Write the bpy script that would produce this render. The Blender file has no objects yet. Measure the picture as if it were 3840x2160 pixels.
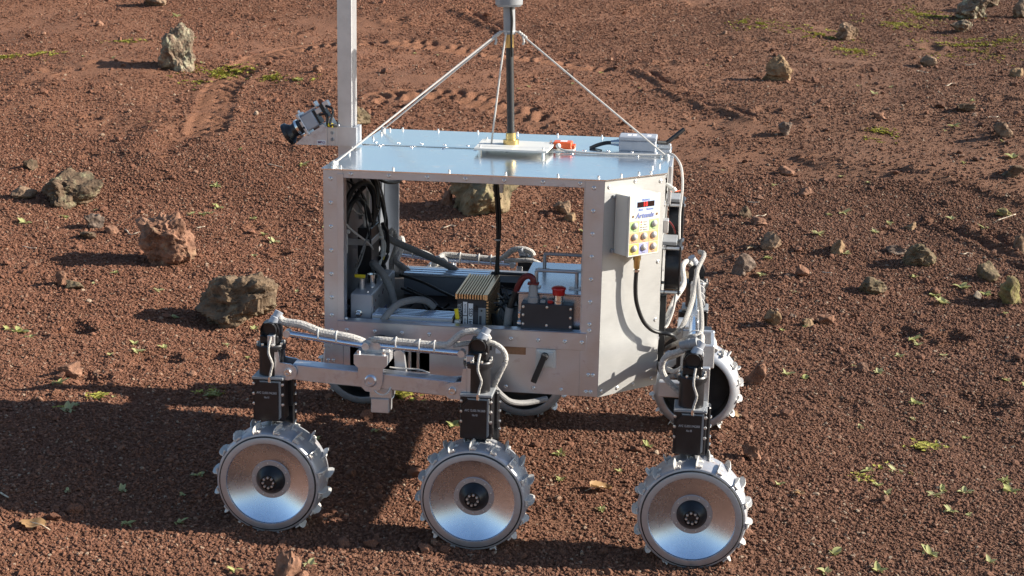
import bpy, bmesh, math, random
import numpy as np
from mathutils import Matrix, Vector

# ------------------------------------------------------------------ camera, sky, sun, exposure
SC = bpy.context.scene
COL = SC.collection
rad = math.radians

def cam_axes(a, b, c):
    f = Vector((math.sin(a)*math.cos(b), math.cos(a)*math.cos(b), -math.sin(b)))
    r = Vector((math.cos(a), -math.sin(a), 0)); u = r.cross(f)
    return r*math.cos(c)+u*math.sin(c), u*math.cos(c)-r*math.sin(c), f

cam = bpy.data.cameras.new('camera'); cam_o = bpy.data.objects.new('camera', cam); COL.objects.link(cam_o)
_r, _u, _f = cam_axes(-0.1221, 0.2394, 0.0205)
_M = Matrix.Identity(4)
for i in range(3):
    _M[i][0] = _r[i]; _M[i][1] = _u[i]; _M[i][2] = -_f[i]
_M.translation = Vector((0.7929, -3.1262, 1.3011))
cam_o.matrix_world = _M
cam.sensor_width = 36.0; cam.lens = 53.53; cam.clip_start = 0.05; cam.clip_end = 2000
cam.dof.use_dof = True; cam.dof.focus_distance = 3.15; cam.dof.aperture_fstop = 30.0
SC.camera = cam_o
SC.render.resolution_x = 1024; SC.render.resolution_y = 576

SUN = Vector((1.0, 0.13, 0.474)).normalized()
wd = bpy.data.worlds.new('World'); SC.world = wd; wd.use_nodes = True
nt = wd.node_tree; nt.nodes.clear()
sky = nt.nodes.new('ShaderNodeTexSky'); sky.sky_type = 'NISHITA'; sky.sun_disc = False
sky.sun_elevation = math.asin(SUN.z); sky.sun_rotation = math.atan2(SUN.x, SUN.y)
sky.air_density = 1.0; sky.dust_density = 0.6; sky.ozone_density = 1.5
bg = nt.nodes.new('ShaderNodeBackground'); bg.inputs['Strength'].default_value = 0.080
wo = nt.nodes.new('ShaderNodeOutputWorld')
nt.links.new(sky.outputs[0], bg.inputs[0]); nt.links.new(bg.outputs[0], wo.inputs[0])
sun = bpy.data.lights.new('sun', 'SUN'); sun.energy = 5.0; sun.angle = rad(0.53); sun.color = (1.0, 0.925, 0.81)
sun_o = bpy.data.objects.new('sun', sun); COL.objects.link(sun_o)
sun_o.rotation_euler = SUN.to_track_quat('Z', 'Y').to_euler(); sun_o.location = SUN*20
SC.view_settings.view_transform = 'Standard'; SC.view_settings.look = 'None'
SC.view_settings.exposure = 1.12; SC.view_settings.gamma = 1.0
SC.view_settings.use_curve_mapping = False

# ------------------------------------------------------------------ noise and terrain (numpy)
def _hash(i, j, k, s):
    h = (i*374761393 + j*668265263 + k*1103515245 + s*1274126177) & 0xffffffff
    h = ((h ^ (h >> 13))*1274126177) & 0xffffffff
    h = ((h ^ (h >> 15))*2246822519) & 0xffffffff
    return ((h ^ (h >> 16)) & 0xffff)/65535.0

def vnoise(x, y, z=None, s=0):
    x = np.asarray(x, float); y = np.asarray(y, float)
    z = np.zeros_like(x) if z is None else np.asarray(z, float)
    i, j, k = np.floor(x).astype(np.int64), np.floor(y).astype(np.int64), np.floor(z).astype(np.int64)
    u, v, w = x-i, y-j, z-k
    u, v, w = (t*t*t*(t*(t*6-15)+10) for t in (u, v, w))
    def L(a, b, t): return a+(b-a)*t
    return L(L(L(_hash(i, j, k, s), _hash(i+1, j, k, s), u), L(_hash(i, j+1, k, s), _hash(i+1, j+1, k, s), u), v),
             L(L(_hash(i, j, k+1, s), _hash(i+1, j, k+1, s), u), L(_hash(i, j+1, k+1, s), _hash(i+1, j+1, k+1, s), u), v), w)*2-1

def fbm(x, y, z=None, s=0, o=4, g=0.5):
    t = 0; a = 1; f = 1
    for q in range(o):
        t = t+a*vnoise(x*f+q*17.3, y*f-q*9.1, None if z is None else z*f+q*5.7, s+q)
        a *= g; f *= 2.03
    return t

def sstep(a, b, t):
    t = np.clip((t-a)/(b-a), 0, 1); return t*t*(3-2*t)

def macro(x, y):
    x = np.asarray(x, float); y = np.asarray(y, float)
    z = 0.001-0.0195*np.clip(x-0.36, -1.3, 1.3)
    S = np.logaddexp(0, (y-1.7)/0.6)*0.6
    S = 11*np.tanh(S/11)
    z = z+0.15*S
    z = z-0.016*sstep(.25, .68, y)*(1-sstep(1.0, 2.2, y))
    away = sstep(0.55, 1.6, np.hypot((x-0.36)/1.15, y-0.31))
    z = z+away*(0.05*fbm(x*0.45, y*0.45, s=3, o=2)+0.018*fbm(x*1.7, y*1.7, s=9, o=2))
    return z

def seg_dist(x, y, line):
    """distance to a polyline and arc length of the nearest point"""
    best = np.full(x.shape, 1e9); arc = np.zeros(x.shape); sgn = np.zeros(x.shape); acc = 0.0
    for (ax, ay), (bx, by) in zip(line[:-1], line[1:]):
        dx, dy = bx-ax, by-ay; L2 = dx*dx+dy*dy; L = math.sqrt(L2)
        t = np.clip(((x-ax)*dx+(y-ay)*dy)/L2, 0, 1)
        d = np.hypot(x-ax-t*dx, y-ay-t*dy); m = d < best
        best = np.where(m, d, best); arc = np.where(m, acc+t*L, arc)
        sgn = np.where(m, np.sign((x-ax)*dy-(y-ay)*dx), sgn); acc += L
    return best, arc, sgn

TRACKS = [[(-1.43, 3.52), (-1.51, 3.86), (-1.62, 4.27), (-1.63, 4.59), (-1.60, 5.01), (-1.48, 5.37), (-1.25, 5.56), (-0.99, 5.68), (-0.69, 5.60), (-0.35, 5.42), (-0.03, 5.24), (0.26, 5.02)],
          [(-0.76, 4.15), (-0.58, 4.26), (-0.40, 4.26), (-0.19, 4.12), (0.01, 3.95)]]
FURROWS = [([(0.63, 4.65), (0.74, 4.56), (0.84, 4.37), (0.95, 4.33), (1.02, 4.17)], .05, .035),
           ([(1.76, 3.55), (1.90, 3.46), (2.02, 3.38), (2.17, 3.29)], .05, .03),
           ([(0.47, 5.06), (0.56, 4.95), (0.65, 4.80)], .05, .03), ([(1.30, 3.65), (1.51, 3.58), (1.71, 3.50)], .05, .02),
           ([(-0.73, 6.71), (-0.57, 6.53), (-0.38, 6.19)], .07, .04), ([(1.92, 2.93), (2.01, 2.76), (2.09, 2.58)], .05, .03),
           ([(-1.53, 3.49), (-1.49, 3.21)], .12, .025), ([(1.75, 3.0), (1.9, 2.75), (2.1, 2.5)], .05, .02)]
_rs = np.random.RandomState(5)
PITS = [(1.62, 1.72, .05, .03), (1.45, 1.75, .06, .02), (1.9, 1.6, .09, .025), (1.2, 1.0, .07, .012), (1.6, 1.1, .08, .02), (-.62, 1.05, .05, .015),
        (-1.1, 1.2, .06, .02), (-.75, .95, .07, .02), (1.85, .9, .08, .02), (-.86, .72, .06, .018)]
for _ in range(70):
    PITS.append((_rs.uniform(-2.6, 3.2), _rs.uniform(1.2, 7.5), _rs.uniform(.025, .08), _rs.uniform(.008, .02)))

DENTS = []          # tread prints: two rows of slanted bars along each track
for ln in TRACKS:
    acc = 0.0; step = .074
    for (ax, ay), (bx, by) in zip(ln[:-1], ln[1:]):
        L = math.hypot(bx-ax, by-ay); dx, dy = (bx-ax)/L, (by-ay)/L
        while acc < L:
            px, py = ax+dx*acc, ay+dy*acc
            for sd in (-1, 1):
                if _rs.uniform() < .12: continue
                ca = math.atan2(dy, dx)+math.pi/2+sd*.45+_rs.uniform(-.12, .12)
                DENTS.append((px-dy*sd*.048+sd*dx*.018, py+dx*sd*.048+sd*dy*.018, math.cos(ca), math.sin(ca), _rs.uniform(.032, .055)))
            acc += step
        acc -= L

def ground_z(x, y, fine=True):
    x = np.asarray(x, float); y = np.asarray(y, float)
    z = macro(x, y)
    near = sstep(0.35, 1.0, np.hypot((x-0.36)/1.2, y-0.31))
    z = z+(0.25+0.75*near)*0.007*fbm(x*5, y*5, s=21, o=3)
    for ln in TRACKS:
        a = np.array(ln); m = (x > a[:, 0].min()-.3) & (x < a[:, 0].max()+.3) & (y > a[:, 1].min()-.3) & (y < a[:, 1].max()+.3)
        if not m.any(): continue
        d, s, g = seg_dist(x[m], y[m], ln)
        w = .085; inside = 1-sstep(w*.8, w*1.15, d)
        dz = -inside*.008+.008*np.exp(-((d-w*1.25)/.03)**2)
        z[m] = z[m]+dz*(.6+.4*vnoise(s*3, s*0, s=31))
    for ln, w, dep in FURROWS:
        a = np.array(ln); m = (x > a[:, 0].min()-.3) & (x < a[:, 0].max()+.3) & (y > a[:, 1].min()-.3) & (y < a[:, 1].max()+.3)
        if not m.any(): continue
        d, s, g = seg_dist(x[m]+.03*vnoise(x[m]*12, y[m]*12, s=5), y[m], ln)
        z[m] = z[m]-dep*np.exp(-(d/(w*.55))**2)+dep*.7*np.exp(-((d-w*1.1)/(w*.6))**2)*(g > 0)
    od = np.argsort(y, kind='stable'); ys = y[od]
    for (px, py, ux, uy, dep) in DENTS:
        i0, i1 = np.searchsorted(ys, (py-.09, py+.09)); m = od[i0:i1]; m = m[abs(x[m]-px) < .09]
        if not len(m): continue
        a_, c_ = (x[m]-px)*ux+(y[m]-py)*uy, -(x[m]-px)*uy+(y[m]-py)*ux
        z[m] = z[m]-dep*np.exp(-(a_/.040)**4-(c_/.017)**2)+dep*.4*np.exp(-(a_/.040)**4-((c_-.032)/.016)**2)
    for (px, py, r, dep) in PITS:
        i0, i1 = np.searchsorted(ys, (py-r*2.5, py+r*2.5)); m = od[i0:i1]; m = m[abs(x[m]-px) < r*2.5]
        if not len(m): continue
        d = np.hypot(x[m]-px, (y[m]-py))/r+.35*vnoise(x[m]*25, y[m]*25, s=8)
        z[m] = z[m]-dep*np.exp(-d*d*1.5)+dep*.45*np.exp(-((d-1.35)/.4)**2)
    for wx in (-.079, .358, .812):
        for wy in (-.14, .76):
            dx = abs(x-wx); z = z+(.016*np.exp(-((dx-.062)/.026)**2)+.004*np.exp(-(dx/.03)**2))*np.exp(-((y-wy)/.062)**4)
    if fine:
        f = np.clip(1.1-np.hypot(x-.4, y)/14, .2, 1)
        z = z+f*(.0016*vnoise(x*38, y*38, s=41)+.0012*vnoise(x*75, y*75, s=43))
    return z

def gzn(xs, ys):
    return ground_z(np.array(xs, float), np.array(ys, float), False)
def gz1(x, y):
    return float(ground_z(np.array([x]), np.array([y]), False)[0])

# ------------------------------------------------------------------ materials
def mat(name):
    m = bpy.data.materials.new(name); m.use_nodes = True
    n = m.node_tree.nodes; b = n['Principled BSDF']
    return m, m.node_tree, n, b

def setb(b, col, rough, metal=0.0, spec=0.5):
    b.inputs['Base Color'].default_value = (*col, 1); b.inputs['Roughness'].default_value = rough
    b.inputs['Metallic'].default_value = metal; b.inputs['Specular IOR Level'].default_value = spec

def noise_n(nt, scale, detail=4, rough=.55, vec=None, dist=0):
    t = nt.nodes.new('ShaderNodeTexNoise'); t.inputs['Scale'].default_value = scale
    t.inputs['Detail'].default_value = detail; t.inputs['Roughness'].default_value = rough; t.inputs['Distortion'].default_value = dist
    if vec is not None: nt.links.new(vec, t.inputs['Vector'])
    return t.outputs['Fac']

def ramp(nt, fac, stops):
    r = nt.nodes.new('ShaderNodeValToRGB'); e = r.color_ramp.elements
    while len(e) < len(stops): e.new(0.5)
    for k, (p, c) in enumerate(stops):
        e[k].position = p; e[k].color = (*c, 1) if len(c) == 3 else c
    nt.links.new(fac, r.inputs['Fac']); return r.outputs['Color']

def mixc(nt, fac, a, b):
    m = nt.nodes.new('ShaderNodeMix'); m.data_type = 'RGBA'
    for s, v in ((0, fac), (6, a), (7, b)):
        if hasattr(v, 'is_linked'): nt.links.new(v, m.inputs[s])
        else: m.inputs[s].default_value = v if s == 0 else (*v, 1)
    return m.outputs[2]

def bump(nt, h, b, strength=.3, dist=.01):
    n = nt.nodes.new('ShaderNodeBump'); n.inputs['Strength'].default_value = strength; n.inputs['Distance'].default_value = dist
    nt.links.new(h, n.inputs['Height']); nt.links.new(n.outputs[0], b.inputs['Normal']); return n

def obj_vec(nt):
    return nt.nodes.new('ShaderNodeTexCoord').outputs['Object']

def soil_tint(nt, vec):
    """0 = red scoria, 1 = browner scoria: slow variation over the site"""
    sp = nt.nodes.new('ShaderNodeSeparateXYZ'); nt.links.new(vec, sp.inputs[0])
    mr = nt.nodes.new('ShaderNodeMapRange'); mr.inputs[1].default_value = -.6; mr.inputs[2].default_value = 1.6; nt.links.new(sp.outputs[0], mr.inputs[0])
    ad = nt.nodes.new('ShaderNodeMath'); ad.operation = 'MULTIPLY_ADD'; ad.inputs[1].default_value = 1.1; ad.inputs[2].default_value = -.55; ad.use_clamp = False
    nt.links.new(noise_n(nt, .8, 3, .5, vec), ad.inputs[0])
    s_ = nt.nodes.new('ShaderNodeMath'); s_.operation = 'ADD'; s_.use_clamp = True
    nt.links.new(mr.outputs[0], s_.inputs[0]); nt.links.new(ad.outputs[0], s_.inputs[1]); return s_.outputs[0]
def tinted(nt, col, fac):
    m = nt.nodes.new('ShaderNodeMix'); m.data_type = 'RGBA'; m.blend_type = 'MULTIPLY'; m.inputs[0].default_value = 1.0
    nt.links.new(col, m.inputs[6]); nt.links.new(mixc(nt, fac, (1.10, 1.09, .98), (.92, 1.00, .95)), m.inputs[7]); return m.outputs[2]
# red volcanic ground
m_ground, nt, n, b = mat('ground_red'); v = obj_vec(nt); setb(b, (.2, .09, .06), .95, 0, .15)
c1 = ramp(nt, noise_n(nt, 230, 3, .7, v), [(.29, (.085, .040, .027)), (.45, (.18, .085, .056)), (.60, (.27, .132, .089)), (.75, (.40, .215, .153))])
c2 = ramp(nt, noise_n(nt, 2.1, 4, .6, v), [(.35, (.17, .081, .053)), (.65, (.27, .134, .090))])
c3 = mixc(nt, .38, c1, c2)
vo = nt.nodes.new('ShaderNodeTexVoronoi'); vo.inputs['Scale'].default_value = 95; nt.links.new(v, vo.inputs['Vector'])
spk = ramp(nt, vo.outputs['Distance'], [(.06, (1, 1, 1)), (.11, (0, 0, 0))])
nz = ramp(nt, noise_n(nt, 31, 2, .5, v), [(.56, (0, 0, 0)), (.62, (1, 1, 1))])
mul = nt.nodes.new('ShaderNodeMath'); mul.operation = 'MULTIPLY'; nt.links.new(spk, mul.inputs[0]); nt.links.new(nz, mul.inputs[1])
nt.links.new(tinted(nt, mixc(nt, mul.outputs[0], c3, (.42, .30, .21)), soil_tint(nt, v)), b.inputs['Base Color'])
bump(nt, noise_n(nt, 190, 4, .75, v), b, .9, .012)

# gravel grains: per-grain colour
def grain_mat():
    m, nt, n, b = mat('gravel_grain'); setb(b, (.2, .09, .06), .9, 0, .2)
    oi = nt.nodes.new('ShaderNodeObjectInfo')
    c = ramp(nt, oi.outputs['Random'], [(0, (.11, .050, .035)), (.20, (.175, .080, .054)), (.55, (.25, .113, .077)), (.84, (.31, .148, .102)), (.955, (.39, .22, .16)), (.992, (.56, .45, .36))])
    v = obj_vec(nt)
    c2 = mixc(nt, noise_n(nt, 3.0, 3, .6, v), c, (.17, .08, .055))
    nt.links.new(tinted(nt, c2, soil_tint(nt, oi.outputs['Location'])), b.inputs['Base Color'])
    bump(nt, noise_n(nt, 4.0, 3, .7, v), b, .5, .3)
    return m
m_grain = grain_mat()

def rock_mat(name, base, dark, lichen, lam, scale=1.0, lcol2=None):
    m, nt, n, b = mat(name); setb(b, base, .95, 0, .15); v = obj_vec(nt)
    c = ramp(nt, noise_n(nt, 22*scale, 6, .65, v), [(.3, dark), (.55, base), (.75, tuple(min(1, q*1.5) for q in base))])
    l = ramp(nt, noise_n(nt, 14*scale, 5, .7, v, .6), [(lam-.06, (0, 0, 0)), (lam+.12, (.9, .9, .9))])
    lc = ramp(nt, noise_n(nt, 60*scale, 3, .6, v), [(.35, lcol2 or tuple(q*.5 for q in lichen)), (.6, lichen)])
    nt.links.new(mixc(nt, l, c, lc), b.inputs['Base Color'])
    h = nt.nodes.new('ShaderNodeMath'); h.operation = 'ADD'
    nt.links.new(noise_n(nt, 70*scale, 6, .75, v), h.inputs[0])
    vo = nt.nodes.new('ShaderNodeTexVoronoi'); vo.inputs['Scale'].default_value = 75*scale; nt.links.new(v, vo.inputs['Vector'])
    nt.links.new(vo.outputs['Distance'], h.inputs[1])
    bump(nt, h.outputs[0], b, .55, .008)
    return m
ROCKM = {
 'brown': rock_mat('rock_brown', (.26, .175, .115), (.07, .042, .028), (.36, .31, .20), .66),
 'red': rock_mat('rock_red', (.25, .135, .088), (.08, .04, .027), (.36, .28, .17), .64),
 'lichen': rock_mat('rock_lichen', (.19, .135, .095), (.06, .045, .032), (.44, .42, .29), .54),
 'dark': rock_mat('rock_dark', (.13, .088, .058), (.04, .03, .02), (.36, .33, .20), .58),
 'grey': rock_mat('rock_grey', (.21, .155, .12), (.075, .05, .038), (.36, .31, .22), .66),
 'tan': rock_mat('rock_tan', (.27, .18, .105), (.11, .07, .042), (.40, .34, .20), .66),
 'mossy': rock_mat('rock_mossy', (.17, .125, .08), (.05, .04, .022), (.22, .19, .09), .55),
 'pitted': rock_mat('rock_pitted', (.165, .115, .075), (.055, .038, .026), (.30, .25, .16), .62),
 'twotone': rock_mat('rock_twotone', (.22, .165, .10), (.05, .048, .028), (.36, .31, .19), .60, .6, (.10, .12, .04)),
 'yellow': rock_mat('rock_yellow', (.22, .17, .09), (.09, .07, .03), (.36, .33, .12), .48),
}

# ------------------------------------------------------------------ object helpers
WM = {}
def link(name, mesh, parent=None, M=None):
    M = M or Matrix.Identity(4)
    o = bpy.data.objects.new(name, mesh); COL.objects.link(o); WM[o.name] = M.copy()
    if parent is not None:
        o.parent = parent; o.matrix_basis = WM[parent.name].inverted() @ M
    else: o.matrix_basis = M
    return o

def tag(o, label=None, cat=None, group=None, kind=None):
    for k, q in (('label', label), ('category', cat), ('group', group), ('kind', kind)):
        if q: o[k] = q
    return o

def mesh_np(name, verts, faces, material, smooth=True):
    me = bpy.data.meshes.new(name); me.from_pydata([tuple(q) for q in verts], [], [tuple(f) for f in faces])
    if material: me.materials.append(material)
    if smooth: me.polygons.foreach_set('use_smooth', [True]*len(me.polygons))
    me.update(); return me

# ------------------------------------------------------------------ ground sheet
def axis_coords(lo, hi, step, far, grow=1.16):
    a = [lo]; s = step
    left = []; q = lo
    while q > -far: s *= grow; q -= s; left.append(q)
    mid = list(np.arange(lo, hi, step)); s = step; q = hi; right = [q]
    while q < far: s *= grow; q += s; right.append(q)
    return np.array(left[::-1]+mid+right)
gx = axis_coords(-2.6, 3.2, 0.0145, 90)
gy = np.concatenate([axis_coords(-.9, 2.4, 0.0145, 90)[:-1]])
gy = gy[gy <= 2.4]; ymid = np.concatenate([np.arange(2.4, 3.4, .018), np.arange(3.4, 5.9, .0125), np.arange(5.9, 8.3, .021)]); s = .021; q = ymid[-1]; yy = []
while q < 120: s *= 1.16; q += s; yy.append(q)
gy = np.unique(np.concatenate([gy, ymid, yy]))
X, Y = np.meshgrid(gx, gy); Z = ground_z(X.ravel(), Y.ravel())
V = np.stack([X.ravel(), Y.ravel(), Z], 1); nx, ny = len(gx), len(gy)
I = (np.arange(ny-1)[:, None]*nx+np.arange(nx-1)[None, :]).ravel()
F = np.stack([I, I+1, I+nx+1, I+nx], 1)
me = bpy.data.meshes.new('ground'); me.vertices.add(len(V)); me.vertices.foreach_set('co', V.ravel())
me.loops.add(F.size); me.loops.foreach_set('vertex_index', F.ravel())
me.polygons.add(len(F)); me.polygons.foreach_set('loop_start', np.arange(len(F))*4); me.polygons.foreach_set('loop_total', np.full(len(F), 4))
me.polygons.foreach_set('use_smooth', np.ones(len(F), bool)); me.update(calc_edges=True); me.materials.append(m_ground)
ground = tag(link('ground', me), 'red volcanic gravel ground rising to a slope behind', None, None, 'structure')

ROCKS = [
    (-1.938, 4.597, 0.198, 0.24, 'lichen', 1, 'tall upright rock with pale lichen crust, beside the mossy tyre track'),
    (-2.731, 6.465, 0.169, 0.111, 'brown', 2, 'brown rock on the slope behind the tall lichened rock'),
    (-1.635, 2.468, 0.241, 0.131, 'dark', 3, 'wide dark hollowed rock with a pale lichened end'),
    (-1.84, 2.499, 0.091, 0.052, 'brown', 4, 'low brown stone beside the wide dark hollowed rock'),
    (-1.989, 2.885, 0.06, 0.041, 'dark', 5, 'small dark stone behind the wide hollowed rock'),
    (-1.45, 2.257, 0.078, 0.056, 'grey', 6, 'knobbly grey stone between the hollowed rock and the red crusty rock'),
    (-1.368, 2.208, 0.05, 0.031, 'red', 7, 'small reddish stone touching the knobbly grey stone'),
    (-1.43, 2.132, 0.073, 0.027, 'dark', 8, 'flat dark stone beside the pale twig near the red crusty rock'),
    (-1.026, 1.848, 0.228, 0.174, 'red', 9, 'big red crusty rock with a tan flat top'),
    (-1.302, 1.587, 0.045, 0.049, 'red', 10, 'small upright red stone with a mossy pebble in front of it'),
    (-1.239, 1.555, 0.066, 0.03, 'mossy', 11, 'low mossy pebble leaning on the small upright red stone'),
    (-0.629, 1.347, 0.265, 0.162, 'pitted', 12, 'large pitted brown rock behind the rover camera mast side'),
    (-0.904, 0.736, 0.064, 0.03, 'red', 13, 'half-buried red stone casting shadow beside a seedling'),
    (0.027, -0.425, 0.053, 0.063, 'red', 14, 'red-brown rock in front of the leading wheel'),
    (-0.776, 3.614, 0.152, 0.097, 'mossy', 15, 'round mossy tan rock behind the mast bracket'),
    (-0.023, 2.593, 0.295, 0.237, 'twotone', 16, 'large boulder with mossy dark side seen through the rover window'),
    (-0.19, 2.718, 0.05, 0.065, 'red', 17, 'small red stone at the shaded foot of the large boulder'),
    (0.261, 2.76, 0.075, 0.052, 'brown', 18, 'brown stone to the sunny side of the large boulder'),
    (0.302, 2.695, 0.053, 0.032, 'tan', 19, 'small tan stone under the brown stone near the large boulder'),
    (2.52, 7.312, 0.225, 0.156, 'lichen', 20, 'jagged pale lichened rock on the far slope'),
    (2.688, 7.722, 0.152, 0.095, 'dark', 21, 'dark rock right behind the jagged lichened rock'),
    (2.841, 7.377, 0.115, 0.124, 'lichen', 22, 'squat lichened rock at the far slope by the jagged rock'),
    (2.366, 6.763, 0.149, 0.077, 'lichen', 23, 'low lichened stone in front of the jagged rock'),
    (1.647, 6.519, 0.147, 0.106, 'brown', 24, 'brown rock with a dark hollow on the mossy far slope'),
    (1.172, 4.957, 0.166, 0.137, 'tan', 25, 'tan two-lobed rock alone on the far slope'),
    (2.042, 5.76, 0.103, 0.06, 'brown', 26, 'small brown stone with a pale edge on the far slope'),
    (2.47, 5.441, 0.082, 0.058, 'tan', 27, 'small pale tan stone with a dark stick behind it'),
    (1.173, 3.937, 0.066, 0.06, 'grey', 28, 'small grey stone below the scuffed furrow'),
    (2.161, 4.044, 0.087, 0.068, 'brown', 29, 'brown stone above a round green tuft on the slope'),
    (2.127, 3.556, 0.092, 0.053, 'dark', 30, 'low dark stone with a sunlit rim below a round green tuft'),
    (1.163, 3.433, 0.075, 0.039, 'red', 31, 'small reddish stone between two shallow ruts'),
    (2.067, 4.531, 0.093, 0.036, 'dark', 32, 'flat dark pebble on the open slope'),
    (0.98, 2.846, 0.053, 0.048, 'dark', 33, 'small dark stone beside the curled white straw'),
    (1.032, 2.768, 0.068, 0.029, 'red', 34, 'flat reddish stone under the curled white straw'),
    (1.07, 2.515, 0.08, 0.061, 'brown', 35, 'rounded brown stone with an orange leaf in its shadow'),
    (0.966, 2.247, 0.091, 0.07, 'grey', 36, 'blunt grey-brown stone standing alone by green seedlings'),
    (1.172, 2.209, 0.059, 0.049, 'red', 37, 'triangular red stone with a seedling at its foot'),
    (1.315, 2.497, 0.056, 0.052, 'tan', 38, 'pale tan stone casting a long dark shadow'),
    (1.23, 3.172, 0.069, 0.041, 'red', 39, 'small pointed red stone on bare ground behind the white straw'),
    (1.628, 2.906, 0.05, 0.029, 'tan', 40, 'small cream pebble at the edge of a rut'),
    (1.532, 2.557, 0.077, 0.037, 'grey', 41, 'flat grey stone next to the broken mossy rock'),
    (1.601, 2.424, 0.122, 0.078, 'mossy', 42, 'broken mossy rock with a sloping top'),
    (1.404, 2.085, 0.101, 0.054, 'mossy', 43, 'long low stone with a mossy hollow'),
    (1.827, 2.313, 0.079, 0.061, 'mossy', 44, 'mossy stone behind the yellow lichened rock'),
    (1.865, 2.094, 0.084, 0.101, 'yellow', 45, 'leaning rock covered in yellow lichen'),
    (2.017, 2.72, 0.075, 0.09, 'brown', 46, 'upright brown rock with a seedling beside it'),
    (2.012, 3.093, 0.067, 0.033, 'yellow', 47, 'small yellowish stone beside a dark stick'),
    (1.051, 1.699, 0.057, 0.053, 'tan', 48, 'tan stone standing clear on the open gravel'),
    (1.165, 1.711, 0.044, 0.026, 'tan', 49, 'small split tan pebble between two stones'),
    (1.227, 1.755, 0.057, 0.032, 'red', 50, 'oval red-brown stone next to the split tan pebble'),
    (0.981, 1.134, 0.064, 0.069, 'red', 51, 'dark red-brown stone behind the rear wheels'),
    (0.918, 0.835, 0.043, 0.024, 'tan', 52, 'small tan stone touching the far rear wheel shadow'),
    (0.957, 0.515, 0.052, 0.041, 'red', 53, 'crumbly red-brown stone just behind the rear near wheel'),
    (0.726, 1.978, 0.115, 0.129, 'mossy', 54, 'dark mossy boulder beside the rear cooling fans'),
    (-1.193, 4.614, 0.054, 0.038, 'red', 55, 'small red stone between the tyre tracks and the mast'),
    (1.631, 4.311, 0.065, 0.035, 'red', 56, 'small red pebble in a shallow rut'),
]
SPROUTS = [ (-0.907, 0.650, 0.043), (-0.786, 0.429, 0.047), (-0.482, 0.671, 0.047), (-0.130, 0.394, 0.030), (-0.326, 0.091, 0.031), (-0.321, -0.034, 0.016), (-0.457, -0.046, 0.029), (-0.381, -0.215, 0.031), (-0.091, -0.389, 0.029), (-1.152, 2.465, 0.040), (-0.760, 2.255, 0.044), (-1.087, 2.611, 0.041), (-1.158, 2.809, 0.039), (-1.105, 2.476, 0.037), (-0.568, 1.350, 0.027), (-0.609, 2.435, 0.030), (-1.741, 2.269, 0.051), (-1.621, 2.377, 0.040), (-1.207, 1.630, 0.021), (-0.865, 1.106, 0.026), (-0.965, 1.590, 0.032), (-0.846, 1.406, 0.028), (-1.253, 1.159, 0.049), (-1.296, 1.170, 0.032), (-1.196, 1.104, 0.034), (-0.737, 1.555, 0.034), (-0.606, 1.184, 0.027), (-0.762, 1.078, 0.031), (-0.825, 1.017, 0.035), (-1.174, 1.742, 0.027), (0.189, 0.600, 0.037), (0.004, 0.499, 0.026), (0.485, 0.442, 0.030), (0.582, 0.209, 0.000), (0.613, 0.095, 0.022), (0.503, 0.255, 0.024), (0.697, 0.564, 0.030), (0.716, 0.202, 0.037), (0.639, 0.342, 0.019), (1.641, 2.078, 0.052), (1.632, 2.168, 0.042), (1.732, 2.254, 0.050), (1.499, 1.678, 0.043), (1.506, 1.635, 0.030), (1.803, 2.188, 0.039), (1.381, 3.026, 0.054), (1.549, 2.968, 0.044), (1.258, 2.684, 0.055), (1.057, 2.434, 0.038), (1.030, 2.255, 0.037), (1.133, 2.051, 0.027), (1.575, 2.322, 0.034), (1.807, 3.045, 0.041), (1.920, 2.975, 0.041), (1.315, 2.982, 0.032), (1.481, 2.822, 0.034), (1.350, 2.512, 0.030), (2.026, 2.715, 0.045), (1.079, 1.255, 0.040), (1.130, 1.229, 0.035), (1.422, 1.051, 0.038), (1.254, 0.828, 0.021), (1.378, 0.335, 0.037), (1.307, 0.511, 0.035), (1.243, 0.496, 0.029), (1.256, 0.394, 0.029), (1.267, 0.326, 0.024), (1.402, 0.254, 0.031), (1.453, 0.378, 0.032), (1.445, 0.239, 0.022), (1.326, 0.016, 0.038), (1.403, 0.381, 0.026), (1.119, -0.042, 0.039), (1.096, -0.137, 0.033), (1.018, 0.350, 0.025), (1.567, 0.421, 0.038), (1.576, 0.522, 0.029), (1.447, -0.010, 0.025), (1.205, -0.102, 0.033), (1.530, 0.833, 0.023), (1.715, 1.302, 0.028), (1.425, 1.465, 0.027), (1.349, 1.299, 0.031), (2.178, 3.832, 0.064), (1.979, 4.274, 0.049), (1.658, 4.813, 0.040), (-1.250, 4.472, 0.045), (-2.491, 6.170, 0.060), (-0.870, 3.074, 0.044), (-0.606, 2.892, 0.033), (0.544, 4.896, 0.000), (0.365, 2.609, 0.034), (0.048, -0.329, 0.027), (-0.817, 2.318, 0.033), (-1.087, 2.510, 0.031), (-1.111, 2.101, 0.032) ]
TWIGS = [ (-0.977, 3.044, 0.074), (-0.140, 2.474, 0.051), (1.017, 3.052, 0.049), (1.040, 2.888, 0.063), (-1.602, 2.010, 0.063), (-1.291, 2.218, 0.092), (-0.680, -0.160, 0.030), (2.074, 5.107, 0.083), (2.279, 5.790, 0.067), (2.168, 4.376, 0.057), (2.021, 3.078, 0.096), (0.033, 2.496, 0.033), (-1.065, 2.324, 0.030), (1.802, 2.639, 0.045), (1.264, 2.295, 0.034), (1.993, 5.597, 0.066), (-0.285, 0.698, 0.028) ]
LEAVES = [ (-0.553, -0.301, 0.052), (0.602, 0.206, 0.044), (0.997, 2.522, 0.033), (1.061, 0.280, 0.024) ]
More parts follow.
